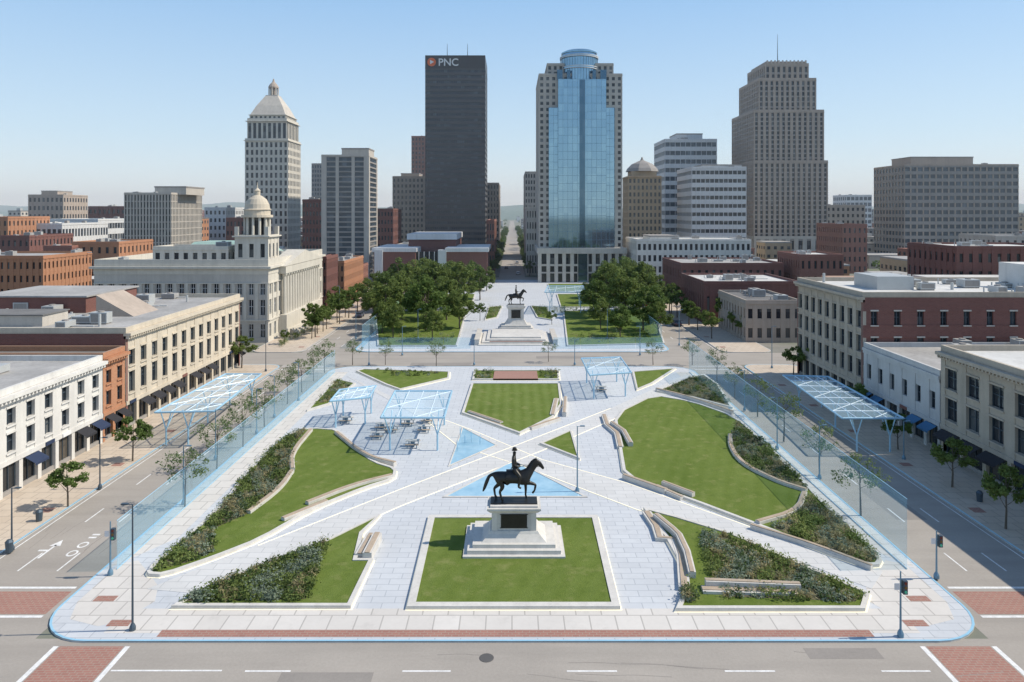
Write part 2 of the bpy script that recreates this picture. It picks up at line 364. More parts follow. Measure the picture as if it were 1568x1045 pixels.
# ---------------------------------------------------------------- lawns & beds
def lawn(uv,mat='grass',sm=0,kw=.36,kh=.42,gz=.34,led=True,name='lawn'):
    pl=P(*uv); pl=smoothp(pl,sm) if sm else pl
    if area(pl)<0: pl=pl[::-1]
    b=MB(); b.ring(pl,kw,.1,kh,'stone'); b.prism(offset(pl,kw*.8),.1,gz,mat)
    if led: b.ring(offset(pl,-.12),.115,.1,.16,'led')
    b.obj(name); return pl
lawn([(657,795),(915,795),(950,937),(623,937)],'grass',0,.6)
lawn([(722,590),(857,590),(861,622),(848,642),(796,668),(707,636)],'grass2',0)
lawn([(556,568),(689,572),(688,582),(612,600),(590,592),(545,571)],'grass')
lawn([(875,662),(888,707),(826,683)],'grass')
lawn([(478,659),(520,662),(545,690),(575,712),(608,722),(605,738),(560,752),(480,785),(400,832),(330,860),(250,888),(222,886),(235,868),(262,848),(300,815),(345,770),(370,735),(410,695),(450,664)],'grass',1)
lawn([(583,793),(556,822),(547,862),(572,862),(537,936),(262,936),(310,908),(400,870),(500,832)],'grass',0)
lawn([(940,638),(1000,608),(1060,618),(1128,642),(1180,690),(1235,745),(1262,775),(1310,820),(1352,862),(1345,874),(1300,866),(1180,818),(1050,768),(955,735),(948,690)],'grass',1)
lawn([(985,783),(1035,796),(1120,822),(1332,915),(1325,940),(1035,940),(1050,905),(1042,870),(1020,830)],'grass',0)
lawn([(1005,602),(1050,582),(1078,576),(1100,592),(1122,628),(1060,612)],'soil',0)
lawn([(726,570),(856,570),(857,584),(723,584)],'grass',0)
lawn([(968,572),(1035,567),(1000,590),(975,600)],'grass',0)
lawn([(515,583),(545,590),(505,622),(470,632)],'grass',0,led=False)
for uv in ([(574,478),(715,478),(700,532),(578,532)],[(862,478),(1000,478),(1018,528),(868,532)],[(610,452),(728,452),(722,472),(585,472)],[(852,452),(955,452),(990,472),(858,472)],
   [(640,436),(742,436),(738,448),(618,448)],[(838,436),(925,436),(948,448),(842,448)],[(748,472),(770,470),(762,488),(742,492)],[(812,470),(838,472),(846,492),(822,488)]):
    lawn(uv,'grass',0,led=False)
b=MB(); b.prism(P((757,572),(822,572),(824,584),(755,584)),.1,.46,'redbrick'); b.obj('brick_terrace')
b=MB(); pl=P((787,706),(900,764),(677,764)); b.prism(pl,.1,.16,'water'); b.ring(pl,.25,.1,.2,'stone')
pl=P((708,656),(762,684),(686,717)); b.prism(pl,.1,.175,'water'); b.ring(pl,.25,.1,.22,'stone'); b.obj('water_pool')
b=MB()
for u,v in((705,672),(712,682),(700,694),(722,680),(735,684)):
    x,y=G(u,v)
    for i in range(14):
        a=rng.uniform(0,6.28); r=rng.uniform(0,.12)
        b.beam((x,y,.17),(x+r*math.cos(a),y+r*math.sin(a),1.0+rng.uniform(0,.7)),.012,'canopyglass',4)
b.obj('fountain_jet')
# ---------------------------------------------------------------- foliage generator
def leaves(b,C,R,per,size,mat,flat=1.0,shell=.55,asp=.55):
    C=np.repeat(np.asarray(C,float),per,0); R=np.repeat(np.asarray(R,float),per); n=len(C)
    d=rng.normal(size=(n,3)); d/=np.linalg.norm(d,axis=1)[:,None]
    r=R*(shell+(1-shell)*rng.random(n))*(.8+.35*rng.random(n))
    d2=d.copy(); d2[:,2]*=flat; c=C+d2*r[:,None]
    nn=d*.6+rng.normal(size=(n,3))*.6+np.array([0,0,.35]); nn/=np.linalg.norm(nn,axis=1)[:,None]
    t=np.cross(nn,rng.normal(size=(n,3))); t/=np.linalg.norm(t,axis=1)[:,None]; s=np.cross(nn,t)
    sz=(size*(.6+.8*rng.random(n)))[:,None]
    v=np.stack([c-t*sz,c-s*sz*asp,c+t*sz,c+s*sz*asp],1).reshape(-1,3)
    o=len(b.v); k=b.mi(mat); b.v.extend(map(tuple,v.tolist()))
    b.f.extend([(o+4*i,o+4*i+1,o+4*i+2,o+4*i+3) for i in range(n)]); b.m.extend([k]*n)
def tree_mesh(name,h,cr,nc,per,size,mat,tr=.2,base=.3,clr=1.0):
    b=MB(); cz=h*(base+(1-base)/2); ch=h*(1-base)/2
    b.beam((0,0,0),(.05*h*.2,0,h*base),tr,'trunk',7,tr*.75); top=Vector((.01*h,0,h*base))
    b.beam(top,(0,.02*h,h*.78),tr*.75,'trunk',6,tr*.2)
    C=[];R=[]
    for i in range(nc):
        d=rng.normal(size=3); d/=np.linalg.norm(d); rr=rng.uniform(.35,1)**.6
        if d[2]<-.5: d[2]*=.5
        k=1-.25*max(d[2],0)
        c=(d[0]*cr*rr*k*rng.uniform(.7,1.14),d[1]*cr*rr*k*rng.uniform(.7,1.14),cz+d[2]*ch*rr*rng.uniform(.75,1.1)); C.append(c); R.append(cr*rng.uniform(.14,.32)*clr)
        if i%3==0:
            z0=rng.uniform(base,.65)*h; b.beam((0,0,z0),c,tr*.32,'trunk',4,tr*.07)
    leaves(b,C,R,per,size,mat,.8)
    o=b.obj(name); me=o.data; bpy.data.objects.remove(o); return me
big=[tree_mesh('tree_mesh',11,4.4,54,140,.23,m,.26,.14) for m in('leafA','leafC','leafA','leafC')]
med=[tree_mesh('tree_mesh',6,2.2,28,90,.16,m,.12,.28) for m in('leafA','leafC','leafA')]
spa=[tree_mesh('tree_mesh',7,2.5,26,34,.12,'leafB',.1,.28,1.1) for _ in range(3)]
KB={id(big):11,id(med):6,id(spa):7}
def treexy(x,y,h,kind,name,z=.12):
    o=bpy.data.objects.new(name,random.choice(kind)); o.location=(x,y,z); s=h/KB[id(kind)]
    o.scale=(s*random.uniform(.9,1.15),s*random.uniform(.9,1.15),s); o.rotation_euler=(0,0,random.uniform(0,6.3)); scene.collection.objects.link(o)
def tree(u,v,h,kind,name): x,y=G(u,v); treexy(x,y,h,kind,name)
for u,v,h in ((590,502,12.5),(616,492,13.5),(652,508,14),(684,492,12),(704,505,9.5),(602,520,8),(662,524,7.5),(632,475,15),(592,478,12),(702,474,14.5),(735,460,11.5),(722,446,11.5),(640,490,11),(668,478,15),(612,462,14),(650,458,14),(690,458,13),(745,446,9),(585,512,8),(572,492,9),
  (912,488,11),(932,482,15),(958,496,14.5),(985,508,11),(950,518,8),(972,478,16),(1004,498,10.5),(920,506,8),(925,458,13),(990,466,13),(955,462,15),(1008,515,8),(935,446,12),(968,450,12),(908,466,9)): tree(u,v,h,big,'shade_tree')
for u,v,h in ((520,497,8.5),(534,488,9),(547,478,9),(486,512,7),(500,505,6.5),(370,565,6.5),(203,708,5.7),(104,778,4.8),(560,470,9),(436,528,3.5),(512,478,8),
  (1110,502,8.5),(1128,515,7),(1090,490,8),(1245,580,6.5),(1458,748,5.5),(1540,812,6.2),(1310,640,5),(1140,520,6),(1215,575,5.5),(1075,470,9),(1060,455,9),(1375,690,4.8),(735,492,5),(845,498,4)): tree(u,v,h,med,'street_tree')
for y in range(170,312,11):
    for x in (-47,47,-36.3 if y>215 else -47.2,36.3 if y>215 else 46.8):
        if random.random()<.68: treexy(x+random.uniform(-.4,.4),y+random.uniform(-3,3),random.uniform(6,9.5),med,'street_tree')
for u,v,h in ((283,778,6.5),(332,720,6.5),(372,686,7),(405,655,6.5),(440,620,6.5),(462,602,6),(480,585,6),(497,572,6.5),(540,560,5.5),(590,560,5),(668,562,5.5),
  (1318,792,6.5),(1255,730,6.5),(1200,678,7),(1160,640,6.5),(1125,612,6),(1098,585,6.5),(1060,560,5.5),(1000,560,5),(840,555,4.5)): tree(u,v,h,spa,'young_tree')
y=335
while y<1100:
    for sx in(-1,1):
        if random.random()<.9: treexy(sx*8.6+random.uniform(-.6,.6),y+random.uniform(-3,3),random.uniform(7,12),med,'avenue_tree',0)
    y+=11 if y<600 else 35
def inpoly(x,y,p):
    c=False; n=len(p)
    for i in range(n):
        a,b_=p[i],p[i-1]
        if (a[1]>y)!=(b_[1]>y) and x<(b_[0]-a[0])*(y-a[1])/(b_[1]-a[1])+a[0]: c=not c
    return c
def bed(uv,n,mats=(('shrub',.42),('shrub4',.18),('shrub3',.2),('shrub2',.2)),r=.5,soil=True):
    p=P(*uv); p=p if area(p)>0 else p[::-1]; xs=[a[0] for a in p]; ys=[a[1] for a in p]; b=MB()
    if soil: b.prism(offset(p,.15),.3,.352+random.uniform(0,.003),'soil')
    pts=[]; n=int(n*1.4)
    while len(pts)<n:
        x,y=random.uniform(min(xs),max(xs)),random.uniform(min(ys),max(ys))
        if inpoly(x,y,p): pts.append((x,y))
    pts.sort(key=lambda q:math.sin(q[0]*1.1+1.5*math.sin(q[1]*.8))+1.1*random.random())
    i=0
    for m,fr in mats:
        k=int(len(pts)*fr)+1; seg=pts[i:i+k]; i+=k
        if seg:
            dry=m=='shrub2'
            R=[r*random.uniform(.35,1.3)*(1.5 if random.random()<.08 else 1)*(.75 if dry else 1) for _ in seg]
            leaves(b,[(x,y,.3+q*(.7 if dry else .5)) for (x,y),q in zip(seg,R)],R,36,.15 if dry else .095,m,1.15 if dry else .85,.4,.2 if dry else .6)
    b.obj('shrub_bed')
bed([(448,666),(470,660),(446,692),(447,722),(428,752),(382,792),(330,815),(312,812),(345,772),(372,737),(412,697)],420)
bed([(232,882),(262,850),(300,818),(330,816),(330,850),(290,868)],120,r=.45)
bed([(275,930),(330,903),(420,866),(500,836),(490,870),(470,926)],520,(('shrub3',.3),('shrub',.45),('shrub4',.15),('shrub2',.1)))
bed([(1128,650),(1160,672),(1236,748),(1228,756),(1185,742),(1130,712),(1116,682)],260)
bed([(1240,765),(1262,780),(1310,824),(1346,862),(1330,868),(1180,814),(1225,792)],330,(('shrub',.4),('shrub2',.4),('shrub3',.2)))
bed([(1075,822),(1125,828),(1322,918),(1312,930),(1110,922),(1085,880)],420,(('shrub',.4),('shrub2',.2),('shrub3',.3),('shrub4',.1)))
bed([(1012,602),(1055,583),(1078,580),(1098,594),(1118,624),(1060,608)],150)
bed([(575,569),(680,573),(682,577),(600,580)],40,r=.35,soil=False)
bed([(515,585),(538,592),(505,618),(485,622)],70)
bed([(728,571),(754,571),(752,583),(726,583)],40,soil=False); bed([(826,571),(854,571),(855,583),(828,583)],40,soil=False)
bed([(1045,915),(1058,900),(1066,925),(1050,932)],25)
for uv in ([(590,512),(705,515),(695,528),(585,528)],[(875,512),(1008,508),(1012,525),(872,528)],[(845,474),(965,474),(970,480),(850,480)],[(748,474),(768,472),(760,486),(745,490)],[(814,472),(836,474),(844,490),(824,486)],[(590,474),(715,474),(710,480),(595,480)]): bed(uv,60,r=.8,soil=False)
bed([(420,530),(445,518),(470,505),(480,508),(450,522),(430,534)],50,r=.8,soil=False)
def seatwall(uv,w=.55,h=.62,name='seat_wall'):
    b=MB(); q=smoothl(P(*uv),2); b.wall(q,w,.1,h,'stone'); b.wall(q,w*.7,h-.01,h+.07,'bench'); b.obj(name)
seatwall([(448,725),(446,700),(476,664)]); seatwall([(380,792),(428,756),(447,728)])
seatwall([(515,668),(560,705),(605,716)]); seatwall([(470,778),(540,750),(600,735)]); seatwall([(433,803),(500,775)])
seatwall([(1118,672),(1118,690),(1135,716),(1190,744),(1235,758)]); seatwall([(1232,762),(1222,790),(1160,808)])
seatwall([(955,735),(1020,758)]); seatwall([(1150,812),(1240,840),(1335,876)],.4,.55)
seatwall([(1005,600),(1060,614),(1122,636)],.45,.6)
def terrace(rows):
    b=MB()
    for i,(uv,w,h) in enumerate(rows):
        q=P(*uv); b.wall(q,w,.1,h,'stone'); b.wall(q,w*.55,h-.01,h+.06,'bench')
    b.obj('stepped_bench')
terrace([([(990,790),(1005,812),(1010,830),(1035,832),(1044,858),(1048,908)],.9,.45),([(1004,800),(1030,822),(1040,832),(1052,858),(1060,892)],.6,.85)])
terrace([([(925,640),(930,655),(945,668),(950,690)],.8,.5),([(937,655),(955,668),(966,688)],.6,.85)])
terrace([([(570,826),(552,858)],1.0,.55),([(578,830),(562,862)],.8,.85)])
terrace([([(852,615),(846,640)],.8,.5),([(866,615),(864,640)],.6,.8),([(812,660),(856,645)],.6,.5)])
terrace([([(718,635),(768,652)],.6,.55),([(722,640),(770,656)],.6,.35)])
terrace([([(1075,912),(1220,916)],.9,.55),([(1080,906),(1225,912)],.6,.95)])
terrace([([(1005,750),(1045,768)],.6,.5),([(1015,748),(1062,766)],.5,.8)])
# ---------------------------------------------------------------- statues
def skinobj(name,chains,mat,parent,sub=2):
    verts=[];rad=[];edges=[];idx={}
    def vid(p):
        k=tuple(round(c,3) for c in p[:3])
        if k not in idx: idx[k]=len(verts); verts.append(p[:3]); rad.append(p[3])
        return idx[k]
    for ch in chains:
        ids=[vid(p) for p in ch]; edges+=[(a,c) for a,c in zip(ids[:-1],ids[1:])]
    me=bpy.data.meshes.new(name); me.from_pydata(verts,edges,[]); o=bpy.data.objects.new(name,me); scene.collection.objects.link(o)
    md=o.modifiers.new('skin','SKIN'); md.use_smooth_shade=True
    for i,r in enumerate(rad):
        sv=me.skin_vertices[0].data[i]; sv.radius=r if isinstance(r,tuple) else (r,r); sv.use_root=(i==0)
    s=o.modifiers.new('sub','SUBSURF'); s.levels=sub; s.render_levels=sub
    me.materials.append(mat); o.parent=parent; return o
def statue(x,y,ped_h,name='equestrian_statue',steps_w=8.8,steps_d=6.2):
    e=empty(name,(x,y,.13)); b=MB()
    k=ped_h/3.9
    b.cbox(0,0,steps_w,steps_d,0,.36*k,'stone'); b.cbox(0,.1,steps_w*.92,steps_d*.9,.35*k,.68*k,'stone'); b.cbox(0,.2,steps_w*.82,steps_d*.78,.67*k,.98*k,'stone')
    def fr(w0,d0,w1,d1,z0,z1,m='stone'):
        b.add([(-w0/2,-d0/2,z0),(w0/2,-d0/2,z0),(w0/2,d0/2,z0),(-w0/2,d0/2,z0),(-w1/2,-d1/2,z1),(w1/2,-d1/2,z1),(w1/2,d1/2,z1),(-w1/2,d1/2,z1)],[(0,3,2,1),(4,5,6,7),(0,1,5,4),(1,2,6,5),(2,3,7,6),(3,0,4,7)],m)
    fr(5.7,3.7,4.5,2.7,.97*k,1.5*k); fr(4.5,2.7,4.2,2.45,1.5*k,1.72*k)
    fr(3.9,2.2,3.7,2.1,1.72*k,3.35*k); 
    for sx in(-1,1):
        for sy in(-1,1): b.cbox(sx*1.72,sy*.92,.5,.5,1.71*k,3.36*k,'stone')
    fr(4.2,2.5,4.7,2.9,3.34*k,3.58*k); b.cbox(0,0,4.75,2.95,3.575*k,3.75*k,'stone'); b.cbox(0,0,4.2,2.4,3.745*k,3.9*k,'stone')
    b.cbox(0,-1.09,2.3,.12,2.0*k,3.1*k,'bronze'); b.cbox(0,-1.12,2.5,.04,1.93*k,1.98*k,'bronze'); b.cbox(0,-1.12,2.5,.04,3.12*k,3.17*k,'bronze')
    b.obj('pedestal',e)
    fig=empty('bronze_group',(0,0,ped_h)); fig.parent=e; fig.scale=(1.07,1.07,1.07)
    b=MB(); b.cbox(0,0,3.9,1.5,0,.08,'bronze'); b.obj('plinth',fig)
    hz=.08
    def T(l): return [(p[0],p[1],p[2]+hz)+tuple(p[3:]) for p in l]
    pel=(-1.15,0,2.0,.52); ch=(.95,0,2.02,.5)
    chains=[T([pel,(-.5,0,1.9,.5),(.25,0,1.88,.52),ch,(1.3,0,2.4,(.3,.38)),(1.6,0,2.85,(.2,.32)),(1.85,0,3.2,(.16,.24)),(2.12,0,3.08,(.15,.22)),(2.4,0,2.74,(.11,.14)),(2.5,0,2.58,.1)]),
      T([pel,(-1.5,0,2.08,.36),(-1.82,0,2.16,.13),(-2.1,0,1.98,.15),(-2.3,0,1.5,.17),(-2.5,0,.95,.13),(-2.62,0,.7,.05)]),
      T([pel,(-1.38,.3,1.62,.31),(-1.2,.33,1.25,.22),(-1.68,.33,.85,.12),(-1.6,.33,.3,.085),(-1.52,.33,.12,.11),(-1.45,.33,.03,.12)]),
      T([pel,(-1.2,-.3,1.6,.31),(-.9,-.33,1.22,.22),(-1.2,-.33,.8,.12),(-1.05,-.33,.3,.085),(-.97,-.33,.12,.11),(-.9,-.33,.03,.12)]),
      T([ch,(.98,.27,1.5,.23),(.98,.29,1.15,.14),(1.0,.29,.82,.12),(.98,.29,.3,.08),(1.05,.29,.12,.1),(1.1,.29,.03,.11)]),
      T([ch,(1.15,-.27,1.55,.23),(1.5,-.29,1.5,.15),(1.82,-.29,1.38,.12),(1.72,-.29,.9,.08),(1.6,-.29,.76,.1),(1.53,-.29,.66,.1)]),
      T([(1.85,0,3.2,(.16,.24)),(1.84,.1,3.42,.05),(1.88,.12,3.55,.02)]),T([(1.85,0,3.2,(.16,.24)),(1.84,-.1,3.42,.05),(1.88,-.12,3.55,.02)])]
    skinobj('horse',chains,M['bronze'],fig)
    w=(.02,0,3.02,.25); cst=(.0,0,3.4,(.36,.27))
    r=[T([(.0,0,2.62,.3),w,cst,(.02,0,3.72,.13),(.04,0,3.92,.15),(.05,0,4.08,.18)])]
    for s in(-1,1):
        r.append(T([cst,(-.02,s*.36,3.5,.15),(-.05,s*.48,3.12,.12),(.25,s*.36,2.9,.1),(.55,s*.15,2.88,.09)]))
        r.append(T([(.0,0,2.62,.3),(.12,s*.36,2.52,.22),(.55,s*.58,2.12,.17),(.42,s*.62,1.62,.12),(.38,s*.62,1.3,.1),(.62,s*.66,1.22,.08)]))
    skinobj('rider',r,M['bronze'],fig)
    b=MB(); b.lathe(.05,0,[(.24,4.25),(.25,4.28),(.185,4.3),(.17,4.46),(.12,4.5)],16,'bronze')
    b.obj('hat',fig)
    b=MB()
    for s in(-1,1): b.beam((.55,s*.15,2.96),(2.25,s*.14,2.92),.022,'bronze',5)
    b.beam((-.1,.5,2.75),(-.75,.62,1.6),.04,'bronze',5)
    pr=[]
    for i in range(13):
        a=math.radians(-20+220*i/12); pr.append((.64*math.cos(a),1.98+.64*math.sin(a)))
    vs=[(-.65,p[0],p[1]) for p in pr]+[(.45,p[0],p[1]) for p in pr]; n=len(pr)
    b.add(vs,[(i,i+1,i+1+n,i+n) for i in range(n-1)],'bronze'); b.obj('saddle_and_tack',fig)
    skinobj('mane',[T([(1.1,0,2.6,(.06,.12)),(1.3,0,2.88,(.06,.14)),(1.52,0,3.2,(.06,.14)),(1.75,0,3.42,(.05,.1)),(1.95,0,3.42,.05)])],M['bronze'],fig)
    return e
statue(TX(787,64.6),64.6,3.9)
statue(TX(790,181),181,6.6,'equestrian_monument',9,7)
b=MB(); cx=TX(790,170)
for i,(w,y0) in enumerate(((17,160.5),(15.5,162),(13.5,163.5),(11.5,165),)):
    b.box(cx-w/2,cx+w/2,y0,176.5-i*.02,.1+i*.001,.35+i*.32,'stone')
b.box(cx-6,cx+6,162.3,162.7,.6,.78,'brickred')
for s in(-1,1): b.box(cx+s*8.8-.5,cx+s*8.8+.5,161,176,.1,1.3,'stone'); b.box(cx+s*8.8-.6,cx+s*8.8+.6,160.9,176.1,1.3,1.45,'lime')
b.obj('monument_steps')
# ---------------------------------------------------------------- canopies
def canopy(p,h,leg,name='glass_canopy',nx=4,ny=3):
    b=MB(); c=[Vector((x,y,h)) for i,(x,y) in enumerate(p)]
    for i in range(4): b.beam(c[i],c[(i+1)%4],.13,'canopy',6)
    q=lambda s,t:(c[0]*(1-s)+c[1]*s)*(1-t)+(c[3]*(1-s)+c[2]*s)*t
    for i in range(1,nx): b.beam(q(i/nx,0),q(i/nx,1),.06,'canopyw',5)
    for j in range(1,ny): b.beam(q(0,j/ny),q(1,j/ny),.07,'canopyw',5)
    for j in range(ny):
        b.beam(q(0 if j%2 else .5,j/ny),q(.5 if j%2 else 1,(j+1)/ny),.05,'canopyw',5)
    dn=Vector((0,0,-.03)); b.add([tuple(x+dn) for x in c],[(0,1,2,3)],'canopyglass')
    for s,t in leg:
        f=q(s,t); foot=Vector((f.x,f.y,.13)); k=Vector((f.x,f.y,h*.45)); b.beam(foot,k,.12,'canopy',8)
        for ds in(-.1,.1):
            g=q(min(1,max(0,s+ds)),t); b.beam(k,g,.08,'canopy',6)
        g=q(s,min(1,max(0,t+.15 if t<.5 else t-.15))); b.beam(k,g,.07,'canopy',6)
    b.obj(name)
def roofpts(uvs,h):
    out=[]
    for u,v in uvs:
        Y=(H-h)*F/(v-HV); out.append(((u-CU)*Y/F,Y))
    return out
L4=[(.12,.1),(.88,.1),(.12,.9),(.88,.9)]
canopy(roofpts([(583,640),(680,640),(692,599),(605,599)],4.6),4.6,L4)
canopy(roofpts([(505,615),(565,609),(576,591),(520,597)],4),4,L4)
canopy(roofpts([(903,575),(967,571),(950,547),(890,549)],4.2),4.2,L4)
canopy(roofpts([(237,632),(328,630),(400,573),(345,573)],4.6),4.6,[(.12,.05),(.5,.05),(.3,.5),(.2,.95),(.8,.95)],nx=4,ny=6)
canopy(roofpts([(1290,641),(1384,641),(1268,577),(1199,575)],4.6),4.6,[(.3,.05),(.85,.05),(.5,.5),(.3,.95),(.8,.95)],nx=4,ny=7)
canopy(roofpts([(834,448),(897,448),(893,438),(839,438)],6.5),6.5,L4)
def lightsheet(x,y0,y1,h):  # panes and rails shaped after the blue light sheets, not real glazing
    b=MB(); n=max(2,int((y1-y0)/6))
    for i in range(n):
        a=y0+(y1-y0)*i/n; c=y0+(y1-y0)*(i+1)/n
        b.box(x-.02,x+.02,a+.03,c-.03,.14,h,'lightsheet')
    b.beam((x,y0,h+.03),(x,y1,h+.03),.03,'canopy',5)
    b.beam((x,y0,.2),(x,y1,.2),.04,'canopy',5)
    b.obj('blue_light_sheet')
lightsheet(-33.0,60,134,4.2); lightsheet(33.0,60,134,6.0); lightsheet(-33,158,210,5); lightsheet(33,158,210,5)
b=MB()  # more panes standing in for blue light, along the park front
for s in(-1,1):
    for i in range(4):
        a=s*(9+6*i); c=s*(15+6*i); b.box(min(a,c)+.05,max(a,c)-.05,157.0,157.04,.14,2.6,'lightsheet')
b.obj('blue_light_sheet')
# ---------------------------------------------------------------- street furniture
def lamp(u,v,h,name='street_lamp',m='pole',arm=1,sig=False):
    x,y=G(u,v); b=MB(); b.lathe(0,0,[(.22,0),(.22,.25),(.13,.45),(.1,.5)],10,m); b.beam((0,0,.4),(0,0,h),.08,m,8,.05)
    if not sig:
        b.beam((0,0,h-.05),(arm*.5,0,h),.03,m,5); b.box(min(arm*.3,arm*.8),max(arm*.3,arm*.8),-.12,.12,h-.03,h+.06,m)
    else:
        z=h*.66; b.box(.12,.42,-.18,.12,z,z+.95,'pole'); b.beam((0,0,z+.5),(.15,0,z+.5),.04,m,5)
        for q,c in enumerate(('lens1','lens2','lens3')): b.beam((.27,-.18,z+.78-.3*q),(.27,-.22,z+.78-.3*q),.1,c,8)
        b.box(-.45,-.1,-.05,-.02,h*.72,h*.72+.45,'white')
    b.obj(name,loc=(x,y,.13))
lamp(203,968,9,arm=-1); lamp(169,883,4.4,'traffic_signal','metal',sig=True); lamp(1379,978,4.6,'traffic_signal','metal',sig=True); lamp(1434,888,3.9,'traffic_signal','metal',sig=True)
lamp(18,845,5.5,arm=1,m='pole'); lamp(407,570,9.5); lamp(153,750,5.5,m='pole'); lamp(884,755,7,m='metal'); lamp(1384,705,4.6,m='metal')
for u,v,h in((281,775,6),(420,640,6),(457,615,6),(616,545,6),(565,560,6),(1190,690,6.5),(1255,735,6),(1182,565,8),(1040,530,8),(545,520,8),(520,480,8),(1070,480,8),(330,705,6),(393,665,6),(726,560,5),(880,560,5),(640,520,7),(930,520,7),(980,545,6),(1140,630,6)): lamp(u,v,h,m='metal',arm=random.choice((-1,1)))
for u,v in((14,848),(60,800),(1500,770)):
    x,y=G(u,v); b=MB(); b.lathe(0,0,[(.26,0),(.32,.85),(.34,.9),(.3,.95),(.18,1.1)],12,'pole'); b.obj('litter_bin',loc=(x,y,.13))
def table(u,v):
    x,y=G(u,v); b=MB(); b.cbox(0,0,1.8,.8,.7,.78,'stone'); b.cbox(0,0,.5,.4,0,.7,'metal')
    for s in(-1,1): b.cbox(0,s*.85,1.7,.35,.42,.48,'bench'); b.cbox(-.6,s*.85,.1,.25,0,.42,'metal'); b.cbox(.6,s*.85,.1,.25,0,.42,'metal')
    b.obj('picnic_table',loc=(x,y,.13))
for u,v in((600,662),(625,652),(650,662),(632,685),(578,672),(655,648),(585,658),(530,648),(920,600)): table(u,v)
def car(x,y,ang,col,name='parked_car'):
    b=MB(); cm=plain('car_paint',col,.3,.3)
    def sec(prof,w,m):
        n=len(prof); b.add([(-w/2,p[0],p[1]) for p in prof]+[(w/2,p[0],p[1]) for p in prof],[tuple(range(n))[::-1],tuple(range(n,2*n))]+[(i,(i+1)%n,(i+1)%n+n,i+n) for i in range(n)],m)
    sec([(-2.2,.35),(2.2,.35),(2.25,.65),(2.1,.82),(1.1,.95),(-1.7,.98),(-2.2,.85)],1.78,cm)
    sec([(-1.75,.97),(1.15,.94),(.4,1.4),(-1.2,1.43)],1.55,'win'); sec([(-1.25,1.42),(.42,1.39),(.3,1.47),(-1.1,1.5)],1.5,cm)
    for sx in(-.82,.82):
        for sy in(-1.35,1.4): b.beam((sx-.12,sy,.33),(sx+.12,sy,.33),.33,'blk',12)
    b.box(-.8,-.45,-2.24,-2.18,.65,.78,'red'); b.box(.45,.8,-2.24,-2.18,.65,.78,'red')
    o=b.obj(name,loc=(x,y,.02)); o.rotation_euler=(0,0,ang)
for x,y,c in((36,235,(.5,.5,.5)),(36,262,(.05,.05,.06)),(43,228,(.35,.04,.03)),(-36,240,(.6,.6,.6)),(-43.5,205,(.08,.1,.15)),(-43.5,250,(.5,.5,.52)),(3,345,(.5,.5,.5)),(-3,380,(.1,.1,.12)),(3,420,(.6,.6,.6)),(43.5,190,(.1,.1,.12))): car(x,y,0,c)
# ---------------------------------------------------------------- building tools
def fbox(b,f,p,s0,s1,n0,n1,z0,z1,m):
    if f=='S': b.box(s0,s1,p-n1,p-n0,z0,z1,m)
    elif f=='N': b.box(s0,s1,p+n0,p+n1,z0,z1,m)
    elif f=='E': b.box(p+n0,p+n1,s0,s1,z0,z1,m)
    else: b.box(p-n1,p-n0,s0,s1,z0,z1,m)
def facade(b,f,p,s0,s1,z0,z1,nb,rows,pier,wall,rec=.3,vert=True,frame=None,trim=None,corner=None,eps=0,swall=None):
    w=(s1-s0)/nb; pw=pier*w; pn=-eps if vert else -.07-eps; sn=-.07-eps if vert else -eps
    cw=corner if corner else pw/2
    for i in range(nb+1):
        c=s0+i*w
        a,d=(s0,s0+cw) if i==0 else ((s1-cw,s1) if i==nb else (c-pw/2,c+pw/2))
        if d>a: fbox(b,f,p,a,d,-rec,pn,z0,z1,wall)
    e=[z0]+[z for r in rows for z in r]+[z1]
    for k in range(0,len(e),2):
        if e[k+1]-e[k]>.02: fbox(b,f,p,s0+.01,s1-.01,-rec,sn,e[k],e[k+1],swall or wall)
    if frame or trim:
        for zb,zt in rows:
            for i in range(nb):
                a=s0+i*w+(cw if i==0 else pw/2); d=s0+(i+1)*w-(cw if i==nb-1 else pw/2); m=(a+d)/2
                if frame:
                    fbox(b,f,p,m-.05,m+.05,-rec,-rec+.12,zb,zt,frame); zc=zb+(zt-zb)*.55; fbox(b,f,p,a,d,-rec,-rec+.1,zc-.05,zc+.05,frame)
                    fbox(b,f,p,a,a+.07,-rec,-rec+.14,zb,zt,frame); fbox(b,f,p,d-.07,d,-rec,-rec+.14,zb,zt,frame)
                if trim:
                    fbox(b,f,p,a-.12,d+.12,-.1,.12,zb-.18,zb,trim); fbox(b,f,p,a-.12,d+.12,-.1,.1,zt,zt+.22,trim)
def rows_u(z0,z1,nf,span): 
    h=(z1-z0)/nf; return [(z0+i*h+h*span*.5,z0+(i+1)*h-h*span*.5) for i in range(nf)]
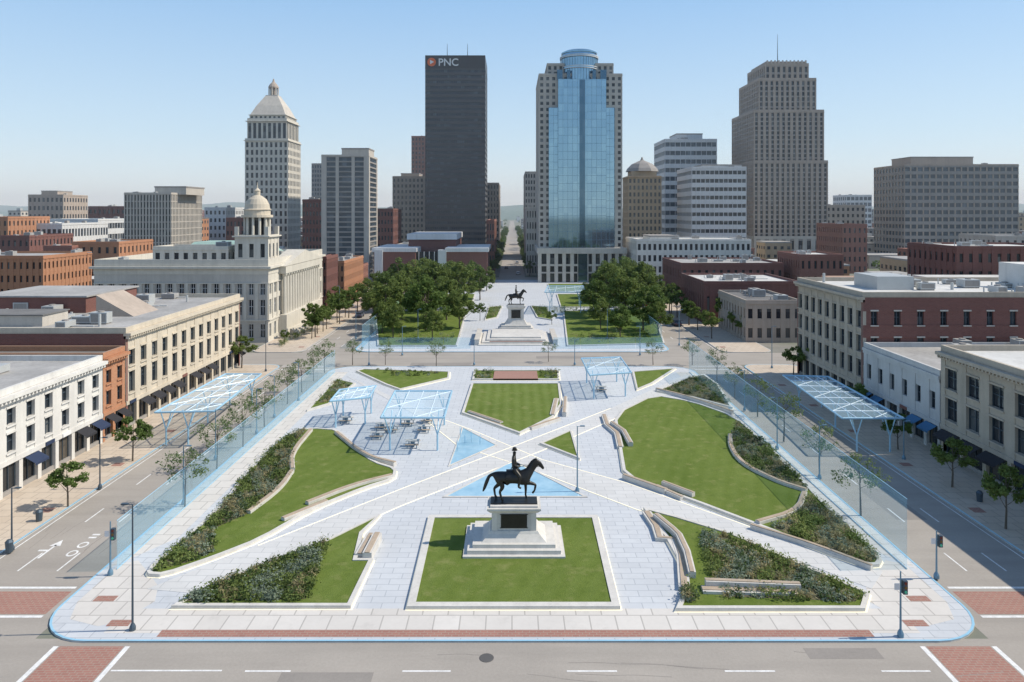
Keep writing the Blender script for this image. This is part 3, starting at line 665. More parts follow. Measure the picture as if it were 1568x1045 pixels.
def roof(b,x0,x1,y0,y1,z,wall,rm='roofgrey',c=.15,ph=.9,ct=.3,stuff=3):
    b.box(x0-c,x1+c,y0-c,y1+c,z-.02,z+ct,wall)
    b.box(x0+.3,x1-.3,y0+.3,y1-.3,z+ct-.01,z+ct+.01,rm)
    for a in ((x0,x1,y0,y0+.35),(x0,x1,y1-.35,y1),(x0,x0+.35,y0+.352,y1-.352),(x1-.35,x1,y0+.352,y1-.352)): b.box(a[0],a[1],a[2],a[3],z+ct-.02,z+ph,wall)
    W,D=x1-x0,y1-y0
    for i in range(stuff):
        w,d,h=random.uniform(1.0,3.2),random.uniform(1.0,2.6),random.uniform(.7,1.9)
        if W<w+3 or D<d+3: continue
        x=random.uniform(x0+1,x1-w-1); y=random.uniform(y0+1,y1-d-1); z1=z+ct
        b.box(x,x+w,y,y+d,z1+.2,z1+h,random.choice(['hvac','roofgrey','hvac'])); b.box(x+.1,x+w-.1,y+.1,y+d-.1,z1,z1+.2,'concdk'); b.lathe(x+w/2,y+d/2,[(.45,z1+h),(.45,z1+h+.18),(.38,z1+h+.18)],10,'concdk')
        b.box(x+.15,x+w-.15,y-.01,y,z1+.35,z1+h-.15,'concdk')
        if i%2: b.beam((x+w,y+d/2,z1+.3),(x+w+random.uniform(1,4),y+d/2,z1+.3),.12,'hvac',5)
        b.beam((x-.6,y+d,z1),(x-.6,y+d,z1+random.uniform(.6,1.3)),.1,'hvac',6)
def tower(name,x0,x1,y0,dep,z1,nb,nf,wall,glass='win',pier=.4,span=.4,nd=None,vert=True,z0=0,rec=.35,b=None,rm='roofgrey',stuff=3,corner=None,c=.12,ph=.9,swall=None):
    own=b is None; b=b or MB(); y1=y0+dep; nd=nd or max(1,round(nb*dep/(x1-x0)))
    b.box(x0+rec,x1-rec,y0+rec,y1-rec,z0,z1,glass)
    R=rows_u(z0,z1,nf,span)
    facade(b,'S',y0,x0,x1,z0,z1,nb,R,pier,wall,rec,vert,corner=corner,swall=swall)
    facade(b,'E',x1,y0+.012,y1-.012,z0,z1,nd,R,pier,wall,rec,vert,corner=corner,eps=.006,swall=swall); facade(b,'W',x0,y0+.012,y1-.012,z0,z1,nd,R,pier,wall,rec,vert,corner=corner,eps=.006,swall=swall)
    facade(b,'N',y1,x0,x1,z0,z1,nb,R,pier,wall,rec,vert,corner=corner)
    roof(b,x0,x1,y0,y1,z1,wall,rm,stuff=stuff,c=c,ph=ph)
    if own: b.obj(name)
    return b
FOOT=[]
def T(name,u0,u1,v,Y,dep,nb,nf,wall,**k):
    x0,x1=TX(u0,Y),TX(u1,Y); FOOT.append((x0-3,x1+3,Y-3,Y+dep+3)); pent=k.pop('pent',None)
    b=tower(name,x0,x1,Y,dep,TZ(v,Y),nb,nf,wall,b=MB(),**k)
    if pent:
        for (a,c,pv) in pent: b.box(TX(a,Y),TX(c,Y),Y+dep*.2,Y+dep*.8,TZ(v,Y)+.1,TZ(pv,Y),wall); b.box(TX(a,Y)-.2,TX(c,Y)+.2,Y+dep*.2-.2,Y+dep*.8+.2,TZ(pv,Y)-.5,TZ(pv,Y)+.1,'concdk')
    b.obj(name); return b
# skyline
Y=420; FOOT.append((TX(645,Y),TX(750,Y),Y,Y+40)); e=empty('dark_office_skyscraper')
b=tower('x',TX(651,Y),TX(743,Y),Y,36,TZ(105,Y),32,36,'black','winblue',.3,.5,b=MB(),vert=False,stuff=0,swall='black2')
b.box(TX(651,Y),TX(743,Y),Y,Y+36,TZ(105,Y)+.9,TZ(85,Y),'black'); b.box(TX(682,Y),TX(722,Y),Y+8,Y+28,TZ(85,Y),TZ(81,Y),'black')
for u in(682,714): b.beam((TX(u,Y),Y+12,TZ(84,Y)),(TX(u,Y),Y+12,TZ(60,Y)),.25,'pole',5,.1)
b.obj('tower_body',e)
cu=bpy.data.curves.new('sign_text','FONT'); cu.body='PNC'; cu.size=6.0; cu.extrude=.15; cu.offset=.08; cu.align_x='LEFT'; cu.materials.append(M['white'])
o=bpy.data.objects.new('sign_text',cu); scene.collection.objects.link(o); o.location=(TX(671,Y),Y-.3,TZ(101,Y)); o.rotation_euler=(math.pi/2,0,0); o.parent=e
b=MB(); xx,zz=TX(661,Y),TZ(95.5,Y); b.beam((xx,Y-.02,zz),(xx,Y-.45,zz),2.5,'orange',20); b.add([(xx-.9,Y-.5,zz-1.3),(xx+1.4,Y-.5,zz),(xx-.9,Y-.5,zz+1.3)],[(0,1,2)],'white'); b.obj('sign_logo',e)
# central glass tower
Y=308; FOOT.append((TX(815,Y),TX(965,Y),Y-4,Y+45)); b=MB()
tower('x',TX(825,Y),TX(953,Y),Y,36,TZ(116,Y),14,28,'greylime','win',.5,.45,b=b,z0=TZ(380,Y),stuff=0)
tower('x',TX(838,Y),TX(941,Y),Y+3,30,TZ(98,Y),12,2,'greylime','win',.5,.35,b=b,z0=TZ(116,Y)+.3,stuff=0)
def curtain(x0,x1,y0,y1,z0,z1,m='mirror',dx=2.0,dz=3.4):
    b.box(x0,x1,y0,y1,z0,z1,m)
    n=max(1,round((x1-x0)/dx))
    for i in range(n+1): q=x0+(x1-x0)*i/n; b.box(q-.04,q+.04,y0-.08,y0,z0,z1,'metal')
    n=round((z1-z0)/dz)
    for i in range(n+1): q=z0+(z1-z0)*i/n; b.box(x0,x1,y0-.06,y0,q-.05,q+.05,'metal')
curtain(TX(840,Y),TX(940,Y),Y-1.6,Y+2,TZ(379,Y),TZ(166,Y)); curtain(TX(854,Y),TX(927,Y),Y-2.6,Y+3,TZ(379,Y)-.1,TZ(123,Y))
b.box(TX(886.5,Y),TX(895,Y),Y-2.75,Y-2,TZ(376,Y),TZ(124,Y),'mirrordk')
for (u0,u1) in ((853,861),(919,928),(868,873),(907,912)): curtain(TX(u0,Y),TX(u1,Y),Y-1,Y+4,TZ(123,Y),TZ(108,Y),'mirrordk')
cxx=TX(889,Y); r=TX(918,Y)-cxx; zz=[TZ(v,Y) for v in(124,104,101,86,84,79,77,74.5)]
b.lathe(cxx,Y+r-1.2,[(r*.98,zz[0]),(r*.98,zz[1]),(r*1.03,zz[1]),(r*1.03,zz[2]),(r*.96,zz[2]),(r*.96,zz[3]),(r*1.02,zz[3]),(r*1.02,zz[4]),(r*.94,zz[4]),(r*.92,zz[5]),(r*.97,zz[5]),(r*.97,zz[6]),(r*.8,zz[7])],40,'mirror')
for i in range(40):
    a=2*math.pi*i/40; b.beam((cxx+r*math.cos(a),Y+r-1.2+r*math.sin(a),zz[0]),(cxx+r*math.cos(a),Y+r-1.2+r*math.sin(a),zz[4]),.07,'metal',4)
for zq in (zz[1],zz[2],zz[3],zz[4]): b.lathe(cxx,Y+r-1.2,[(r*1.04,zq-.15),(r*1.04,zq+.15)],40,'offwhite')
x0,x1=TX(822,Y),TX(958,Y); b.box(x0+1,x1-1,Y-2,Y+38,0,TZ(380,Y)-.5,'win'); b.box(x0,x1,Y-4,Y+40,TZ(388,Y),TZ(379.5,Y),'lime')
for u in(826,839,851,863,875,886,897,908,920,932,943,954): b.box(TX(u,Y)-.75,TX(u,Y)+.75,Y-3.6,Y-1.8,0,TZ(388,Y),'lime')
b.box(x0+.3,x1-.3,Y-3.3,Y-1.9,TZ(407,Y),TZ(404,Y),'lime'); b.box(x0+.3,x1-.3,Y-3.3,Y-1.9,TZ(418,Y),TZ(416,Y),'greylime')
b.box(TX(884,Y),TX(898,Y),Y-3.8,Y-1.5,0,TZ(384,Y),'mirrordk')
b.obj('glass_skyscraper')
# right stepped art deco tower
Y=420; b=MB(); FOOT.append((TX(1145,Y),TX(1280,Y),Y-4,Y+50))
def tier(u0,u1,v0,v1,dy,nb,nf,z0=None,wall='brown',**k): tower('x',TX(u0,Y),TX(u1,Y),Y+dy,44-2*dy,TZ(v1,Y),nb,nf,wall,'win',.5,.3,b=b,z0=TZ(v0,Y) if z0 is None else z0,stuff=0,ph=1.6,rec=.6,swall='concdk',**k)
tier(1154,1270,400,366,-1,9,2,0,'lime'); tier(1154,1268,365,250,0,14,16); tier(1155,1263,249,172,.8,13,11); tier(1165,1254,171,122,3.5,11,6); tier(1177,1245,121,98,6,8,2)
b.box(TX(1180,Y),TX(1242,Y),Y+8,Y+34,TZ(97,Y),TZ(90,Y),'brown')
for u in range(1181,1243,6): b.box(TX(u,Y),TX(u+2,Y),Y+7.2,Y+8,TZ(98,Y),TZ(88.5,Y),'lime')
b.beam((TX(1210,Y),Y+20,TZ(90,Y)),(TX(1210,Y),Y+20,TZ(40,Y)),.3,'pole',6,.08); b.obj('stepped_art_deco_skyscraper')
# left white tower with pyramid
Y=420; b=MB(); X0,X1=TX(375,Y),TX(441,Y); FOOT.append((X0-4,X1+4,Y-4,Y+30)); cx=(X0+X1)/2; w=X1-X0; cy=Y+w/2
tower('x',X0,X1,Y,w,TZ(216,Y),9,16,'cream','win',.5,.35,b=b,stuff=0,ph=1.5,c=.6)
tower('x',X0+1,X1-1,Y+1,w-2,TZ(186,Y),8,1,'cream','win',.4,.15,b=b,z0=TZ(216,Y)+.3,stuff=0,ph=2,c=.9)
tower('x',X0+2,X1-2,Y+2,w-4,TZ(176,Y),8,1,'cream','win',.5,.3,b=b,z0=TZ(186,Y)+.3,stuff=0,ph=.4,c=.5)
q=math.pi/4; s2=math.sqrt(2)
b.lathe(cx,cy,[(s2*(w/2-2.2),TZ(176,Y)+.3),(s2*(w/2-5),TZ(160,Y)),(s2*3.6,TZ(143,Y)),(s2*3.6,TZ(142,Y))],4,'lime',q)
b.lathe(cx,cy,[(2.0,TZ(143,Y)),(2.0,TZ(130,Y)),(3.1,TZ(130,Y)),(3.1,TZ(128,Y)),(2.2,TZ(124,Y)),(.8,TZ(120,Y)),(.3,TZ(115,Y))],12,'brown')
for i in range(8):
    a=i*math.pi/4; b.beam((cx+2.8*math.cos(a),cy+2.8*math.sin(a),TZ(142.5,Y)),(cx+2.8*math.cos(a),cy+2.8*math.sin(a),TZ(130,Y)),.35,'lime',6)
b.obj('pyramid_roof_tower')
T('office_tower',492,565,240,330,21,3,24,'conc',glass='winblue',pier=.2,span=.3,nd=1,vert=True,pent=[(520,562,226)],corner=2.4,swall='concdk')
T('ribbed_office_block',190,262,298,330,33,15,12,'conc',pier=.5,span=.12,pent=[(226,275,285)])
T('brick_apartment_tower',601,655,272,480,30,9,14,'brown',pier=.55,span=.45,pent=[(612,640,265)])
T('red_granite_tower',630,655,210,620,25,5,24,'brickred',glass='win',pier=.5,span=.4)
T('glass_office_block',477,493,252,620,25,4,18,'concdk',glass='winblue',pier=.3,span=.4)
T('brick_warehouse',463,493,308,380,30,6,8,'brickdk',pier=.5,span=.5)
T('brick_warehouse',578,602,322,400,30,5,7,'brickdk',pier=.5,span=.5)
T('brick_office_block',746,764,282,480,60,4,12,'brown',pier=.5,span=.4)
T('brick_office_block',750,763,302,620,60,3,12,'tan',pier=.5,span=.4)
T('stone_office_block',804,824,265,450,60,5,14,'greylime',pier=.5,span=.4)
T('stone_office_block',806,822,320,340,60,4,6,'lime',pier=.5,span=.4)
T('brick_office_block',745,757,340,345,50,3,5,'brickred',pier=.5,span=.4)
T('banded_office_block',1018,1098,215,450,34,10,14,'offwhite',glass='winblue',pier=.08,span=.5,vert=False,pent=[(1040,1080,203)])
T('white_office_block',1059,1143,258,380,34,12,12,'offwhite',glass='win',pier=.12,span=.55,vert=False,pent=[(1080,1142,251)])
T('white_office_block',975,1150,370,290,28,22,4,'whitewall',pier=.45,span=.45,pent=[(1000,1040,362)],rm='roofwhite',stuff=6)
T('brown_slab_office',1385,1560,254,400,34,18,14,'brown',glass='winblue',pier=.22,span=.45,vert=False,pent=[(1405,1502,239)],swall='concdk')
T('beige_block',1265,1325,316,480,30,8,8,'conc',pier=.5,span=.5); T('glass_office_block',1296,1335,300,720,30,6,8,'offwhite',glass='winblue',pier=.2,span=.4)
T('red_brick_block',1290,1328,346,350,30,5,5,'brickred',pier=.6,span=.5)
T('brick_row_building',1225,1292,394,235,20,7,3,'brickred',pier=.6,span=.5,rm='roofwhite')
T('brick_row_building',1465,1640,382,200,25,12,4,'brickdk',pier=.6,span=.5,rm='roofwhite',stuff=6)
T('beige_block',1525,1620,364,300,25,8,4,'conc',pier=.6,span=.5)
T('brick_row_building',1043,1200,407,240,30,14,2,'brickdk',pier=.6,span=.5,rm='roofgrey',stuff=8)
T('low_brick_building',1078,1225,436,192,26,11,1,'brickdk',pier=.7,span=.6,rm='roofwhite',stuff=8)
T('low_brown_building',1142,1228,466,165,22,6,2,'brown',pier=.5,span=.5,rm='roofdk',stuff=5)
T('white_office_block',70,150,338,400,40,10,4,'offwhite',pier=.1,span=.5,vert=False,rm='roofwhite'); T('white_office_block',15,95,345,350,40,10,3,'offwhite',pier=.3,span=.5,rm='roofwhite')
T('brick_office_block',43,97,300,520,30,8,7,'brown',pier=.5,span=.5,pent=[(55,80,292)]); T('brick_office_block',135,192,318,480,40,8,6,'brickdk',pier=.5,span=.5)
T('white_office_block',313,346,320,430,30,5,7,'offwhite',pier=.5,span=.5); T('brick_warehouse',346,374,336,400,30,5,5,'brickdk',pier=.5,span=.5)
T('orange_brick_building',-70,66,397,190,22,14,5,'brickor',pier=.6,span=.5,stuff=5); T('orange_brick_building',110,182,374,262,25,6,4,'brickor',pier=.6,span=.5)
T('brick_warehouse',66,110,380,258,25,4,4,'brickred',pier=.6,span=.5); T('brick_warehouse',0,45,364,300,30,5,4,'brickdk',pier=.6,span=.5); T('brick_warehouse',-60,12,335,330,30,8,6,'brickor',pier=.6,span=.5)
T('brick_row_building',500,527,404,232,30,4,4,'brickor',pier=.6,span=.5); T('brick_row_building',527,547,412,262,20,3,3,'brickred',pier=.6,span=.5)
T('brick_row_building',488,500,398,214,14,2,4,'brickdk',pier=.6,span=.5)
Y=400; b=tower('x',TX(962,Y),TX(1013,Y),Y,20,TZ(272,Y),8,13,'tan','win',.5,.4,b=MB(),stuff=0,c=.5); FOOT.append((TX(955,Y),TX(1020,Y),Y-3,Y+25))
cx=TX(987.5,Y); b.box(cx-7,cx+7,Y+2,Y+16,TZ(272,Y),TZ(262,Y),'tan'); b.lathe(cx,Y+9,[(9.5,TZ(262,Y)),(8.6,TZ(257,Y)),(6,TZ(250,Y)),(1,TZ(244,Y)),(.3,TZ(239,Y))],8,'concdk',math.pi/8); b.obj('domed_brick_tower')
Y=300; b=MB(); FOOT.append((TX(565,Y),TX(750,Y),Y-3,Y+60))
for u0,u1 in((572,636),(684,746)):
    b.box(TX(u0,Y),TX(u1,Y),Y,Y+35,0,TZ(386,Y),'brickdk'); b.box(TX(u0,Y)-.6,TX(u1,Y)+.6,Y-.6,Y+35.6,TZ(386,Y),TZ(380,Y),'offwhite')
    b.box(TX(u0,Y)+.5,TX(u1,Y)-.5,Y-.5,Y,0,TZ(424,Y),'win'); b.box(TX(u0,Y),TX(u1,Y),Y-.9,Y,TZ(424,Y),TZ(420,Y),'offwhite')
    for i in range(5):
        q=TX(u0,Y)+(TX(u1,Y)-TX(u0,Y))*i/4; b.box(q-.15,q+.15,Y-.85,Y-.5,0,TZ(424,Y),'offwhite')
b.box(TX(636,Y),TX(684,Y),Y+2,Y+30,0,TZ(386,Y),'win'); b.box(TX(618,Y),TX(694,Y),Y+14,Y+48,TZ(390,Y),TZ(369,Y),'brickdk'); b.box(TX(616,Y),TX(696,Y),Y+13,Y+49,TZ(369,Y),TZ(360,Y),'offwhite')
for u in(574,671): b.box(TX(u,Y),TX(u,Y)+3.4,Y-1.2,Y+3,0,TZ(383,Y),'offwhite')
for u in range(640,684,8): b.box(TX(u,Y),TX(u,Y)+.3,Y+1.6,Y+2,0,TZ(386,Y),'offwhite')
b.obj('brick_theatre')
# courthouse
b=MB(); x0,x1,y0,y1,h=-96,-56,165,212,17.5; FOOT.append((x0-3,x1+3,y0-3,y1+3))
b.box(x0+.5,x1-.5,y0+.5,y1-.5,0,h,'win')
R=[(1.2,4.2),(6.3,9.8),(11.0,13.6)]
facade(b,'S',y0,x0,x1,0,h-1.8,15,R,.58,'lime',.5,False,'white'); facade(b,'E',x1,y0+.012,y1-.012,0,h-1.8,14,R,.6,'cream',.5,False,'white',eps=.006)
facade(b,'W',x0,y0+.012,y1-.012,0,h-1.8,14,R,.6,'lime',.5,False,eps=.006); b.box(x0+.3,x1-.3,y1-.6,y1,0,h,'lime')
b.box(x0-.1,x1+.1,y0-.1,y1+.1,h-1.82,h-.5,'cream'); b.box(x0-.8,x1+.8,y0-.8,y1+.8,h-.5,h,'cream')
for f,p,a,c in(('S',y0,x0,x1),('E',x1,y0,y1)):
    fbox(b,f,p,a-.05,c+.05,-.1,.22,4.9,5.3,'cream'); fbox(b,f,p,a-.05,c+.05,-.1,.2,h-4.0,h-3.75,'cream')
    n=15
    for i in range(n+1): q=a+(c-a)*i/n; fbox(b,f,p,q-.35 if i else a+.03,q+.35 if i<n else c-.03,-.1,.16,5.3,h-4.0,'cream')
roof(b,x0,x1,y0,y1,h,'cream','roofgrey',0,1.6,.2,4)
for i in range(15): 
    q=y0+9+i*2.1
    if q<y1-6: b.lathe(x1+.9,q,[(.62,5.3),(.55,5.6),(.48,14.4),(.7,14.8),(.7,15.2)],10,'cream')
b.box(x1,x1+1.7,y0+7.5,y1-7,15.2,16.9,'cream'); b.box(x1,x1+1.9,y0+7.5,y1-7,.1,5.3,'cream')
b.add([(x1+1.8,y0+7,17),(x1+1.8,y1-6.5,17),(x1+1.8,(y0+y1)/2,20.2),(x1-3,y0+7,17),(x1-3,y1-6.5,17),(x1-3,(y0+y1)/2,20.2)],[(0,1,2),(0,2,5,3),(2,1,4,5)],'cream')
for i in range(4): b.box(x1+1.9+i*.5,x1+2.4+i*.5,y0+10,y1-10,.13,1.6-.38*i,'cream')
b.add([(-88,184,h+.3),(-64,184,h+.3),(-64,206,h+.3),(-88,206,h+.3),(-84,190,h+4.6),(-68,190,h+4.6),(-68,200,h+4.6),(-84,200,h+4.6)],[(0,1,5,4),(1,2,6,5),(2,3,7,6),(3,0,4,7),(4,5,6,7)],'copper')
b.box(-89,-63,183,207,h,h+.32,'cream')
tower('x',-86,-68,172,10,h+3.4,8,1,'cream','win',.5,.4,b=b,z0=h,stuff=1)
cx,cy=TX(394,176),176
tower('x',cx-4,cx+4,cy-4,8,h+6.5,3,1,'cream','win',.6,.5,b=b,z0=h,stuff=0,c=.5,ph=.5)
z=h+6.8; b.lathe(cx,cy,[(2.2,z),(2.2,z+4.5)],16,'win')
for i in range(12):
    a=i*math.pi/6; b.beam((cx+2.9*math.cos(a),cy+2.9*math.sin(a),z),(cx+2.9*math.cos(a),cy+2.9*math.sin(a),z+4.4),.34,'cream',8)
b.lathe(cx,cy,[(3.7,z+4.4),(3.7,z+5),(3.1,z+5),(3.1,z+6.2),(3.4,z+6.3),(3.0,z+6.5),(2.8,z+7.6),(2.2,z+8.8),(1.2,z+9.6),(.7,z+9.8),(.7,z+10.8),(.85,z+10.9),(.15,z+11.6),(.06,z+13)],20,'beige')
for sx in(-1,1):
    for sy in(-1,1): b.box(cx+sx*3.6-.45,cx+sx*3.6+.45,cy+sy*3.6-.45,cy+sy*3.6+.45,z,z+2.2,'cream')
b.obj('domed_courthouse')
# ---- front rows
def rowb(name,side,xf,y0,y1,dep,h,nb,rows,wall,pier,trim,rm,awn=None,stuff=8,shop=True,front=None,frame='pole',cor=.7,dent=True,nbs=8,fw=None):
    b=MB(); x0,x1=(xf-dep,xf) if side=='E' else (xf,xf+dep); FOOT.append((x0-1,x1+1,y0-1,y1+1))
    z0=.13; b.box(x0+.5,x1-.5,y0+.5,y1-.5,z0,h,'win'); zs=3.9 if shop else z0
    facade(b,side,xf,y0+.012,y1-.012,zs,h,nb,rows,pier,wall,.5,True,frame,trim,eps=.006)
    fw=fw or wall
    for f,p in(('S',y0),('N',y1)): facade(b,f,p,x0,x1,z0,h,nbs,rows if front is None else front,.72,fw,.5,False,frame,'lime' if fw=='brickdk' else None,eps=.0)
    b.box(x0,x0+.3,y0+.6,y1-.6,z0,h,wall) if side=='E' else b.box(x1-.3,x1,y0+.6,y1-.6,z0,h,wall)
    if shop:
        w=(y1-y0)/nb
        for i in range(nb+1):
            c=y0+i*w; fbox(b,side,xf,max(y0+.02,c-.3),min(y1-.02,c+.3),-.5,-.02,z0,3.5,trim or wall)
        fbox(b,side,xf,y0+.02,y1-.02,-.5,.1,3.4,3.92,trim or wall); fbox(b,side,xf,y0+.02,y1-.02,-.5,-.2,z0,.6,'concdk')
        fbox(b,side,xf,y0+.6,y1-.6,-.5,-.42,.6,3.4,'store')
        for i in range(nb*3):
            c=y0+(i+.5)*w/3; fbox(b,side,xf,c-.04,c+.04,-.42,-.34,.6,3.4,'pole')
        if awn:
            for i in range(nb):
                if random.random()<.6:
                    a,c=y0+i*w+.4,y0+(i+1)*w-.4; s=1 if side=='E' else -1; m=random.choice(awn)
                    b.add([(xf+s*.12,a,3.35),(xf+s*.12,c,3.35),(xf+s*1.3,c,2.7),(xf+s*1.3,a,2.7),(xf+s*1.3,c,2.45),(xf+s*1.3,a,2.45)],[(0,1,2,3),(3,2,4,5)],m)
                elif random.random()<.7:
                    a=y0+i*w+w*.25; fbox(b,side,xf,a,a+w*.5,.1,.22,3.45,3.85,random.choice(['awn_b','white','brickdk']))
    fbox(b,side,xf,y0,y1,-.3,cor*.6,h-.75,h-.35,trim or wall); fbox(b,side,xf,y0-.05,y1+.05,-.3,cor,h-.35,h+.05,trim or wall)
    if dent:
        y=y0+.3
        while y<y1-.3: fbox(b,side,xf,y,y+.22,cor*.6,cor*.9,h-.6,h-.352,trim or wall); y+=.6
    roof(b,x0,x1,y0,y1,h,wall,rm,0,.8,.1,stuff)
    b.obj(name); return b
rowb('white_shop_building','E',-53,56,93,34,10.7,12,[(4.6,6.6),(7.5,9.3)],'whitewall',.55,'whitewall','roofgrey',['awn_k','awn_b','awn_k'],12)
rowb('orange_brick_shop','E',-53,93.1,98.4,30,10.9,2,[(4.6,6.6),(7.5,9.3)],'brickor',.55,'brickor','roofdk',['awn_k'],3)
rowb('beige_commercial_building','E',-53,98.6,140,48,13.3,13,[(4.9,7.9),(8.7,10.9)],'beige',.5,'beige','roofgrey',['awn_k'],22,nbs=14,fw='brickdk')
b=MB(); z=13.4
b.box(-88,-70,118,134,z,z+2.6,'brickdk'); b.box(-88.3,-69.7,117.7,134.3,z+2.6,z+2.85,'roofgrey'); b.box(-80,-68,104,110,z,z+1.6,'conc'); b.box(-80.2,-67.8,103.8,110.2,z+1.6,z+1.75,'roofdk')
b.add([(-66,114,z),(-60,114,z),(-60,122,z),(-66,122,z),(-66,114,z+3.4),(-66,122,z+3.4)],[(0,1,4),(1,2,5,4),(2,3,5),(3,0,4,5)],'brown')
for i in range(9): 
    x,y=random.uniform(-98,-58),random.uniform(101,138); b.beam((x,y,z),(x,y,z+random.uniform(.8,2)),.2,'hvac',8)
for i in range(6):
    x=-98+i*3.0; b.box(x,x+2.0,101.5,104,z+.2,z+1.8,'hvac'); b.box(x+.2,x+1.8,101.4,101.5,z+.4,z+1.5,'concdk')
b.obj('rooftop_equipment')
rowb('brick_warehouse','E',-88,56,97,40,11.8,10,[(4.6,6.6),(7.5,9.3)],'brickdk',.6,None,'roofdk',None,8,False)
rowb('beige_loft_building','W',53,40,88.8,40,12.8,12,[(4.7,7.4),(8.5,11)],'tanstone',.42,'tanstone','roofwhite',['awn_k'],14,nbs=10)
rowb('white_two_storey_shop','W',53,89,108.3,34,9.6,6,[(5.2,7.4)],'greywall',.6,None,'roofgrey',['awn_bl'],8,dent=False,cor=.2)
rowb('brick_commercial_building','W',53,108.5,133.5,70,17.1,9,[(4.9,7.6),(8.7,11.3),(12.4,15)],'tanstone',.42,'tanstone','roofwhite',None,22,nbs=20,front=[(4.9,6.9),(8.9,11),(12.9,15)],fw='brickdk')
rowb('brick_warehouse','W',95,60,106,40,10,8,[(4.6,6.6)],'brickdk',.6,None,'roofwhite',None,10,False)
b=MB(); z=17.2; b.box(84,92,113,124,z,z+4.2,'whitewall'); b.box(60,66,118,126,z,z+2.2,'hvac')
for i in range(12):
    x,y=random.uniform(56,118),random.uniform(110,132); b.beam((x,y,z),(x,y,z+random.uniform(.8,1.8)),.25,'hvac',8)
b.obj('rooftop_equipment')
# ---------------------------------------------------------------- distant city
walls=['brickdk','brickred','conc','lime','tan','offwhite','brickdk','brickor','concdk','brickred','tan']
b=MB(); 
def free(x0,x1,y0,y1):
    for a in FOOT:
        if x0<a[1] and x1>a[0] and y0<a[3] and y1>a[2]: return False
    return True
for _ in range(3200):
    y0=random.uniform(172,1500) if random.random()<.75 else random.uniform(1000,2300); lim=.85*y0+60
    x=random.uniform(-lim,lim); w=random.uniform(10,26); d=random.uniform(12,26)
    gx=60 if y0<340 else 13
    if abs(x)-w/2<gx: continue
    if 312<y0+d and y0<333: continue
    if abs(abs(x)-39)<w/2+7 and y0<900: continue
    if not free(x-w/2,x+w/2,y0,y0+d): continue
    FOOT.append((x-w/2-1,x+w/2+1,y0-1,y0+d+1))
    h=random.uniform(6,14) if y0<420 else random.uniform(7,19)
    if 340<y0<1100 and random.random()<.14: h=random.uniform(19,33)
    wl=random.choice(walls); nf=max(1,int(h/3.6)); x0,x1,y1=x-w/2,x+w/2,y0+d
    b.box(x0,x1,y0,y1,0,h,wl); b.box(x0-.1,x1+.1,y0-.1,y1+.1,h,h+.7,random.choice(['roofgrey','roofwhite','roofdk','roofgrey',wl]))
    if y0<1300:
        nb=int(w/3.2)
        for k in range(nf):
            zz=k*h/nf+1.1
            for i in range(nb):
                q=x0+(i+.3)*w/nb; b.box(q,q+w/nb*.45,y0-.06,y0+.1,zz,zz+1.7,'win')
            nb2=int(d/3.4); px=x1 if x<0 else x0
            for i in range(nb2):
                q=y0+(i+.3)*d/nb2; b.box(px-.06,px+.06,q,q+d/nb2*.45,zz,zz+1.7,'win')
    if random.random()<.7: q=random.uniform(x0+1,x1-4); b.box(q,q+3,y0+d*.3,y0+d*.3+3,h+.7,h+random.uniform(1.6,3.2),'hvac')
b.obj('distant_city_buildings')
b=MB(); C=[];R=[]
for _ in range(1800):
    y0=random.uniform(180,2600); lim=.85*y0+60; x=random.uniform(-lim,lim)
    if abs(x)<58 and y0<340 or abs(x)<12: continue
    if abs(abs(x)-39)<9 or not free(x-1.5,x+1.5,y0-1.5,y0+1.5): continue
    for k in range(3): C.append((x+random.uniform(-3,3),y0+random.uniform(-3,3),random.uniform(3,6.5))); R.append(random.uniform(2,3.6))
leaves(b,C,R,36,.75,'leafA',.85,.4)
b.obj('distant_trees')
b=MB()
for k,(yy,hh) in enumerate(((2700,46),(3300,62),(4200,84))):
    xs=np.linspace(-4200,4200,260); vs=[]
    for i,x in enumerate(xs):
        h=hh*(.72+.2*math.sin(x*.0013+k*2)+.12*math.sin(x*.004+k)+.05*math.sin(x*.017)+.03*rng.random())
        vs+=[(x,yy,0),(x,yy+150,h*.8),(x,yy+300,h)]
    fs=[]
    for i in range(259): a=i*3; fs+=[(a,a+3,a+4,a+1),(a+1,a+4,a+5,a+2)]
    b.add(vs,fs,'hill')
b.obj('distant_hills',smooth=True)
# real air haze over the distant city (homogeneous scattering volume)
hm=bpy.data.materials.new('summer_haze'); hm.use_nodes=True; nt=hm.node_tree; nt.nodes.clear()
om=N(nt,'ShaderNodeOutputMaterial'); vs_=N(nt,'ShaderNodeVolumeScatter'); vs_.inputs['Color'].default_value=(.80,.91,1,1); vs_.inputs['Density'].default_value=.00022; L(nt,vs_.outputs[0],om.inputs['Volume'])
b=MB(); b.box(-3800,3800,175,5200,-1,150,hm); b.obj('atmospheric_haze')
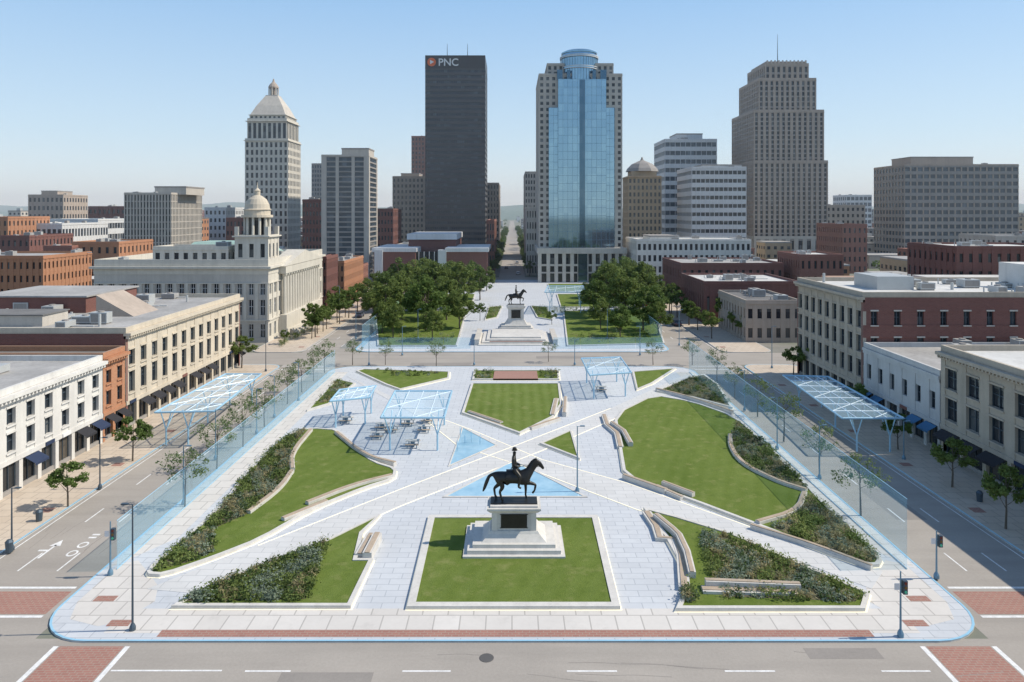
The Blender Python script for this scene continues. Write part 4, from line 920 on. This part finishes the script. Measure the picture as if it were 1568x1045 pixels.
# ---------------------------------------------------------------- light, sky, camera
el=math.radians(46); az=Vector((1,.05,0)).normalized()
S=Vector((az.x*math.cos(el),az.y*math.cos(el),math.sin(el)))
su=bpy.data.lights.new('sun','SUN'); su.energy=4.8; su.angle=math.radians(.53); su.color=(1,.92,.79)
so=bpy.data.objects.new('sun',su); so.rotation_euler=S.to_track_quat('Z','Y').to_euler(); so.location=(100,0,200); scene.collection.objects.link(so)
w=bpy.data.worlds.new('World'); scene.world=w; w.use_nodes=True; nt=w.node_tree
sk=N(nt,'ShaderNodeTexSky'); sk.sky_type='NISHITA'; sk.sun_disc=False; sk.sun_elevation=el; sk.sun_rotation=math.atan2(az.x,az.y)
sk.air_density=1.0; sk.dust_density=.5; sk.ozone_density=1.2
tc=N(nt,'ShaderNodeTexCoord'); sp=N(nt,'ShaderNodeSeparateXYZ'); L(nt,tc.outputs['Generated'],sp.inputs[0])
cr=N(nt,'ShaderNodeValToRGB'); L(nt,sp.outputs[2],cr.inputs[0]); e=cr.color_ramp.elements
e[0].position=0; e[0].color=(.84,.93,.99,1); e[1].position=1; e[1].color=(.13,.22,.42,1)
for p,c in((.10,(.62,.81,.97,1)),(.30,(.33,.59,.93,1)),(.55,(.20,.36,.66,1))):
    k=e.new(p); k.color=c
sc=N(nt,'ShaderNodeVectorMath',operation='SCALE'); L(nt,cr.outputs[0],sc.inputs[0]); sc.inputs['Scale'].default_value=6.7
mxs=mixc(nt,.78,sk.outputs[0],sc.outputs[0])
bg=nt.nodes['Background']; L(nt,mxs,bg.inputs[0]); bg.inputs[1].default_value=.15
cam=bpy.data.cameras.new('camera'); co=bpy.data.objects.new('camera',cam); scene.collection.objects.link(co); scene.camera=co
co.location=(0,0,H); co.rotation_euler=(math.pi/2,0,0); cam.sensor_width=36; cam.lens=F/1568*36; cam.shift_y=-(522.5-HV)/1568
cam.clip_start=1; cam.clip_end=12000
scene.view_settings.view_transform='Standard'; scene.view_settings.look='None'; scene.view_settings.exposure=0
